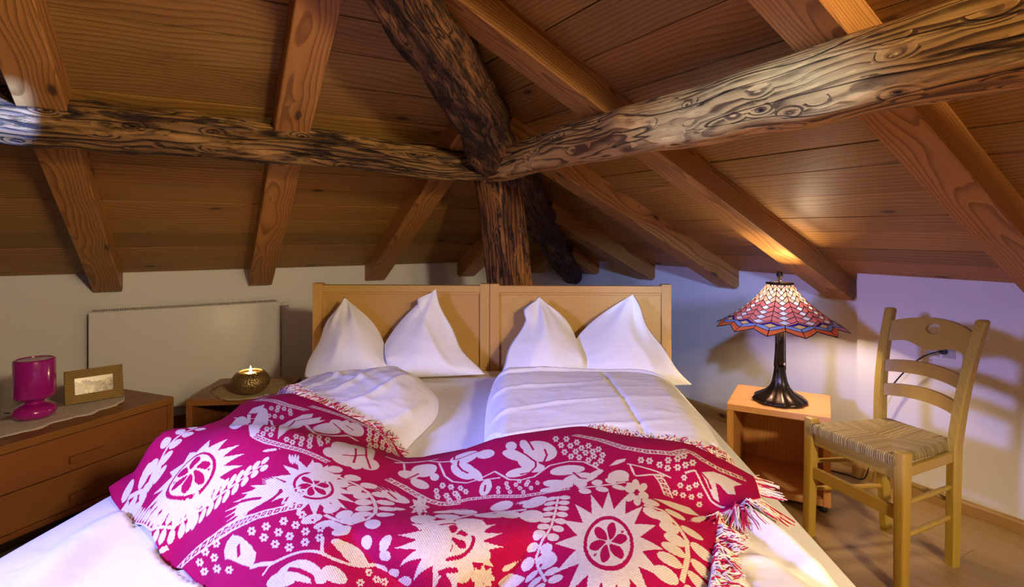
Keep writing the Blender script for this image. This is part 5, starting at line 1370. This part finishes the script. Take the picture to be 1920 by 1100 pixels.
def pane(name, pts, mat):
    n = len(pts); c = (sum(p[0] for p in pts)/n, sum(p[1] for p in pts)/n)
    k = .93
    q_ = [(c[0]+(p[0]-c[0])*k, c[1]+(p[1]-c[1])*k) for p in pts]
    m = MB(); a = [shade_pt(d, i, .0012) for d, i in q_]; b_ = [shade_pt(d, i, -.0012) for d, i in q_]
    m.add(a+b_, [tuple(range(n)), tuple(range(2*n-1, n-1, -1))]+[(i, n+i, n+(i+1)%n, (i+1)%n) for i in range(n)])
    o = fix_normals(m.obj(name, M[mat], shade)); o.data.materials.append(M['g_clear'])
    for pi_, pg in enumerate(o.data.polygons): pg.material_index = 0 if pi_ == 0 else 1
    global lead
    for i in range(n):
        key = tuple(sorted((tuple(round(x,3) for x in pts[i]), tuple(round(x,3) for x in pts[(i+1)%n]))))
        if key in seen: continue
        seen.add(key)
        n_s = 2
        P_ = [shade_pt(pts[i][0]+(pts[(i+1)%n][0]-pts[i][0])*f/n_s, pts[i][1]+(pts[(i+1)%n][1]-pts[i][1])*f/n_s) for f in range(n_s+1)]
        lead.tube(P_, .0021, 5)
seen = set()
for k in range(NP):
    D0 = -5+k*360/NP
    for i in range(NROW):
        for s in (-1, 1):
            pts = [(D0,i),(D0+s*15,i+DD),(D0+s*(15-PHI_D),i+DD+.5),(D0,i+1)]
            pane('glass_pane', pts, ('g_red_lit' if i < 3 else 'g_red'))  # upper rows take the colour with the bulb glow in it
        t0 = i+DD
        pane('diamond_pane', [(D0+15,t0),(D0+15+PHI_D,t0+.5),(D0+15,t0+1),(D0+15-PHI_D,t0+.5)], 'g_white')
    # top collar
    for s in (-1, 1): pane('border_pane', [(D0,0),(D0+s*15,DD),(D0+s*15,0)], 'g_red_lit')
    B = NROW
    for s in (-1, 1):
        pane('border_pane', [(D0,B),(D0+s*7,B+.4375),(D0+s*15,B+DD),(D0+s*12.5,B+1.13),(D0,B+.38)], 'g_red')
        pane('border_pane', [(D0,B+.38),(D0+s*12.5,B+1.13),(D0+s*7.5,B+1.18),(D0,B+.72)], 'g_navy')
        pane('border_pane', [(D0+s*7.5,B+1.18),(D0+s*12.5,B+1.13),(D0+s*15,B+DD),(D0+s*15,B+1.50),(D0,B+2.42),(D0,B+1.72)], 'g_blue')
        pane('border_pane', [(D0+s*15,B+1.50),(D0+s*15,B+2.20),(D0,B+3.6),(D0,B+2.42)], 'g_orange')
    pane('diamond_pane', [(D0,B+.72),(D0+7.5,B+1.18),(D0,B+1.72),(D0-7.5,B+1.18)], 'g_amber')
lead.obj('leading', M['lead'], shade)
light('lamp_bulb_light', 'POINT', LB+Vector((.026,0,.495)), BULB_W, (1.0,.76,.50), .036)

# ---------------------------------------------------------------- chair
cx = Vector((.948,.318,0)); 
chair = thing('wooden_chair', 'yellowish wooden chair with woven rush seat beside the right nightstand', 'chair', (1.262,2.090,0), math.atan2(.318,.948))
# local x: towards the back, y: to the left (far) side; front legs at x=0
HS = .445
def leg(bottom, topp, w0, w1, name='leg', bev=.007):
    o = None
    b_ = Vector(bottom); t = Vector(topp)
    m = MB(); n = 7; pr = []
    bm = bmesh.new(); bmesh.ops.create_cube(bm, size=1)
    L = (t-b_).length
    for v in bm.verts:
        f = v.co.z+.5; w = w0+(w1-w0)*f; v.co = Vector((v.co.x*w, v.co.y*w, f*L))
    bmesh.ops.bevel(bm, geom=list(bm.edges), offset=bev, segments=3, affect='EDGES', profile=.5)
    me = bpy.data.meshes.new(name); bm.to_mesh(me); bm.free(); me.materials.append(M['chair']); me.polygons.foreach_set('use_smooth', [True]*len(me.polygons))
    try: me.set_sharp_from_angle(angle=math.radians(35))
    except Exception: pass
    o = bpy.data.objects.new(name, me); link(o, chair); o.location = b_
    z = (t-b_).normalized(); x = Vector((1,0,0)); y = z.cross(x).normalized(); x = y.cross(z)
    o.rotation_euler = Matrix(((x.x,y.x,z.x),(x.y,y.y,z.y),(x.z,y.z,z.z))).to_euler()
    return o
FW, RW = .187, .140                                # half widths at front and rear
leg((-.012, FW+.004,0), (0, FW,.475), .036, .042); leg((-.012,-FW-.004,0), (0,-FW,.475), .036, .042)
# rear posts: lower part straight, upper part leans back and fans out a little
XB = .318
def post(s):
    bot = Vector((XB+.010, s*(RW-.012), 0)); mid_ = Vector((XB-.002, s*(RW+.005), HS)); tp = Vector((XB+.098, s*(RW+.036), .893))
    m = MB()
    def sec(p, w, d, bev=.008): return [(p.x+x*d/2, p.y+y*w/2, p.z) for x, y in ((-1,-.7),(-.7,-1),(.7,-1),(1,-.7),(1,.7),(.7,1),(-.7,1),(-1,.7))]
    rows = []
    for f in np.linspace(0, 1, 8): rows.append(sec(bot.lerp(mid_, f), .036, .036+.008*f))
    for f in np.linspace(.12, 1, 10):
        p = mid_.lerp(tp, f); p.x -= .030*math.sin(PI*f)*.6; rows.append(sec(p, .037, .044-.010*f))
    p = tp+Vector((.001,0,.006)); rows.append(sec(p, .026, .024))
    vs = [v for r_ in rows for v in r_]; n = 8
    fs = [(k*n+i, k*n+(i+1)%n, (k+1)*n+(i+1)%n, (k+1)*n+i) for k in range(len(rows)-1) for i in range(n)]+[tuple(range(n))[::-1], tuple((len(rows)-1)*n+i for i in range(n))]
    m.add(vs, fs); o = m.obj('rear_post', M['chair'], chair, smooth=True, auto=35); return o
post(1); post(-1)
def back_x(z):
    f = (z-HS)/(.893-HS); return XB-.002+.100*f-.018*math.sin(PI*max(0,min(1,f)))
def back_hw(z): return RW+.005+.031*(z-HS)/(.893-HS)-.014
def slat(zc, h, arch, name, hole=False, th=.017, bow=.030):
    n = (121 if hole else 41); m = MB(); 
    us_ = np.linspace(-1, 1, n)
    def zt(u): return zc+h/2+arch*(1-u*u)
    def zb(u):
        if hole: return zc-h/2-.012*math.exp(-(u/.28)**2)*1.0+.010*math.exp(-((abs(u)-.62)/.22)**2)
        return zc-h/2+arch*.8*(1-u*u)
    nv = (40 if hole else 6); rows = {}
    F = []; V = []
    def pt(u, v, side):
        z = zb(u)+(zt(u)-zb(u))*v; x = back_x(z)+bow*(1-u*u)+side*th/2
        return (x, u*back_hw(z)*1.0, z)
    idx = {}
    def vid(i, j, s):
        if (i,j,s) not in idx: idx[(i,j,s)] = len(V); V.append(pt(us_[i], j/nv, s))
        return idx[(i,j,s)]
    inside = lambda i, j: hole and (((us_[i]+us_[i+1])/2/.20)**2+(((j+.5)/nv-.66)/.17)**2) < 1
    cells = {(i,j) for i in range(n-1) for j in range(nv) if not inside(i,j)}
    for i, j in cells:
        F.append((vid(i,j,-1),vid(i,j+1,-1),vid(i+1,j+1,-1),vid(i+1,j,-1))); F.append((vid(i,j,1),vid(i+1,j,1),vid(i+1,j+1,1),vid(i,j+1,1)))
        for (di,dj),(a,b_) in (((-1,0),((i,j),(i,j+1))),((1,0),((i+1,j+1),(i+1,j))),((0,-1),((i+1,j),(i,j))),((0,1),((i,j+1),(i+1,j+1)))):
            if (i+di,j+dj) not in cells: F.append((vid(*a,-1),vid(*a,1),vid(*b_,1),vid(*b_,-1)))
    m.add(V, F); o = fix_normals(m.obj(name, M['chair_y'], chair, smooth=True, auto=40))
    return o
slat(.808, .080, .030, 'top_rail', hole=True); slat(.668, .046, .014, 'back_slat'); slat(.573, .046, .014, 'back_slat')
# seat rails, stretchers
def rail(name, p0, p1, w, h, mat, up=(0,0,1)):
    m = MB(); m.bar(p0, p1, w, h, up, bev=.003); return m.obj(name, M[mat], chair)
rail('seat_rail', (0,FW-.022,HS-.048), (0,-FW+.022,HS-.048), .022, .046, 'chair_y')
for s in (1,-1): rail('seat_rail', (.022, s*(FW-.004), HS-.040), (XB-.024, s*(RW+.004), HS-.040), .020, .034, 'chair_x')
rail('seat_rail', (XB,RW-.018,HS-.045), (XB,-RW+.018,HS-.045), .020, .032, 'chair_y')
rail('stretcher', (-.006,FW-.018,.262), (-.006,-FW+.018,.262), .016, .045, 'chair_y')
def rod(p0, p1, r=.0095):
    m = MB(); p0 = Vector(p0); p1 = Vector(p1); pts = [p0.lerp(p1, f) for f in (0,.08,.3,.5,.7,.92,1)]
    m.tube(pts, [r*.75,r*.9,r,r*1.08,r,r*.9,r*.75], 12); m.obj('stretcher', M['chair_x'], chair, smooth=True, auto=40)
for s in (1,-1):
    rod((.012,s*(FW+.001),.300), (XB-.016,s*(RW-.003),.292)); rod((.009,s*(FW+.001),.190), (XB-.012,s*(RW-.007),.180))
rod((XB+.002,RW-.018,.235), (XB+.002,-RW+.018,.235))
# rush seat: four woven triangles meeting in the middle
def rush_seat():
    n = 28; V = []; F = []; UV = []
    c = [(-.018,FW-.020),(-.018,-FW+.020),(XB+.012,-RW+.020),(XB+.012,RW-.020)]
    ridge = [(.150,.030),(.150,-.030)]
    tri = [([c[0],c[1]],[ridge[0],ridge[1]]),([c[1],c[2]],[ridge[1],ridge[1]]),([c[2],c[3]],[ridge[1],ridge[0]]),([c[3],c[0]],[ridge[0],ridge[0]])]
    for (e0,e1),(r0,r1) in tri:
        b0 = len(V)
        for i in range(n+1):
            f = i/n
            for j in range(-5, n+1):
                gq = max(0,j)/n
                ex, ey = e0[0]+(e1[0]-e0[0])*f, e0[1]+(e1[1]-e0[1])*f; rx, ry = r0[0]+(r1[0]-r0[0])*f, r0[1]+(r1[1]-r0[1])*f
                x, y = ex+(rx-ex)*gq, ey+(ry-ey)*gq
                z = HS+.014-.012*gq+.006*math.sin(PI*gq)
                if j < 0:                            # rolled edge
                    a = -j/5*PI*.62; mx, my = ex-.15, ey; L_ = math.hypot(mx, my); z = HS+.014-.024*(1-math.cos(a)); x = ex+mx/L_*.017*math.sin(a); y = ey+my/L_*.017*math.sin(a)
                else: z = HS+.014-.010*gq
                V.append((x,y,z)); ed = Vector((e1[0]-e0[0], e1[1]-e0[1], 0)); el_ = ed.length; ed /= el_; dx_, dy_ = x-e0[0], y-e0[1]; UV.append((dx_*ed.x+dy_*ed.y, abs(-dx_*ed.y+dy_*ed.x) if j >= 0 else .012*j))
        w_ = n+6
        for i in range(n):
            for j in range(n+5):
                a = b0+i*w_+j; F.append((a,a+1,a+w_+1,a+w_))
    # underside
    k = len(V); V += [(x,y,HS-.018) for x,y in c]; UV += [(0,0)]*4; F.append((k,k+1,k+2,k+3))
    m = MB(); m.add(V, F); me = m.mesh('rush_seat', M['rush'], True); uvl = me.uv_layers.new(name='rush')
    for l in me.loops: uvl.data[l.index].uv = UV[l.vertex_index]
    o = bpy.data.objects.new('rush_seat', me); link(o, chair); o['label'] = 'woven straw seat'
rush_seat()
for x, y in ((-.012,FW+.004),(-.012,-FW-.004),(XB+.010,RW-.012),(XB+.010,-RW+.012)): pass

# ---------------------------------------------------------------- socket and lamp cable on the right wall
so = thing('wall_socket', 'white double wall socket on the right wall behind the chair back', 'socket', room(1.215,DRF,.692), math.atan2(RV.y, RV.x)+PI)
# local: y = ... the wall runs along x; NR is the outward direction
def P_sock(a0, a1, b0, b1, z0, z1, name, mat, par):
    m = MB(); m.box((a0,b0,z0), (a1,b1,z1), bev=.002); return m.obj(name, M[mat], par)
# local x = -RV = NL, local y = rotate +90 from x: check sign so that the plate lies inside the room
ly = Vector((-math.sin(so.rotation_euler.z), math.cos(so.rotation_euler.z), 0)); sgn = 1 if ly.dot(NR) < 0 else -1
def sb(x0, x1, d0, d1, z0, z1, name, mat):
    lo = (x0, min(sgn*d0, sgn*d1), z0); hi = (x1, max(sgn*d0, sgn*d1), z1); m = MB(); m.box(lo, hi, bev=.0015); return m.obj(name, M[mat], so)
sb(-.078,.078,.0003,.024,-.043,.043,'plate','white_enamel'); sb(-.055,-.005,.0242,.0275,-.026,.026,'outlet','grille'); sb(.005,.055,.0242,.0275,-.026,.026,'outlet','grille')
lc = thing('lamp_cord', 'thin black power cord hanging from the wall socket behind the chair', 'cord', room(1.255,DRF,0))

def sp(da, dn, z): return NL*da - NR*dn + Vector((0,0,z))
m = MB(); m.tube([sp(-.055,.028,.694), sp(-.055,.052,.696)], .013, 12); m.obj('plug', M['black'], lc, smooth=True, auto=40)
ctrl = [sp(-.055,.053,.696), sp(-.045,.068,.695), sp(.02,.070,.655), sp(.10,.060,.565), sp(.165,.052,.46), sp(.22,.045,.30), sp(.25,.040,.12), sp(.28,.040,.012), sp(.36,.05,.005), sp(.52,.10,.005)]
def smooth_path(c, k=8):
    out = []
    for i in range(len(c)-1):
        p0 = c[max(i-1,0)]; p1 = c[i]; p2 = c[i+1]; p3 = c[min(i+2,len(c)-1)]
        for q_ in range(k):
            t = q_/k; out.append(.5*((2*p1)+(-p0+p2)*t+(2*p0-5*p1+4*p2-p3)*t*t+(-p0+3*p1-3*p2+p3)*t**3))
    return out+[c[-1]]
m = MB(); m.tube(smooth_path(ctrl), .0033, 8); m.obj('cable', M['black'], lc, smooth=True)
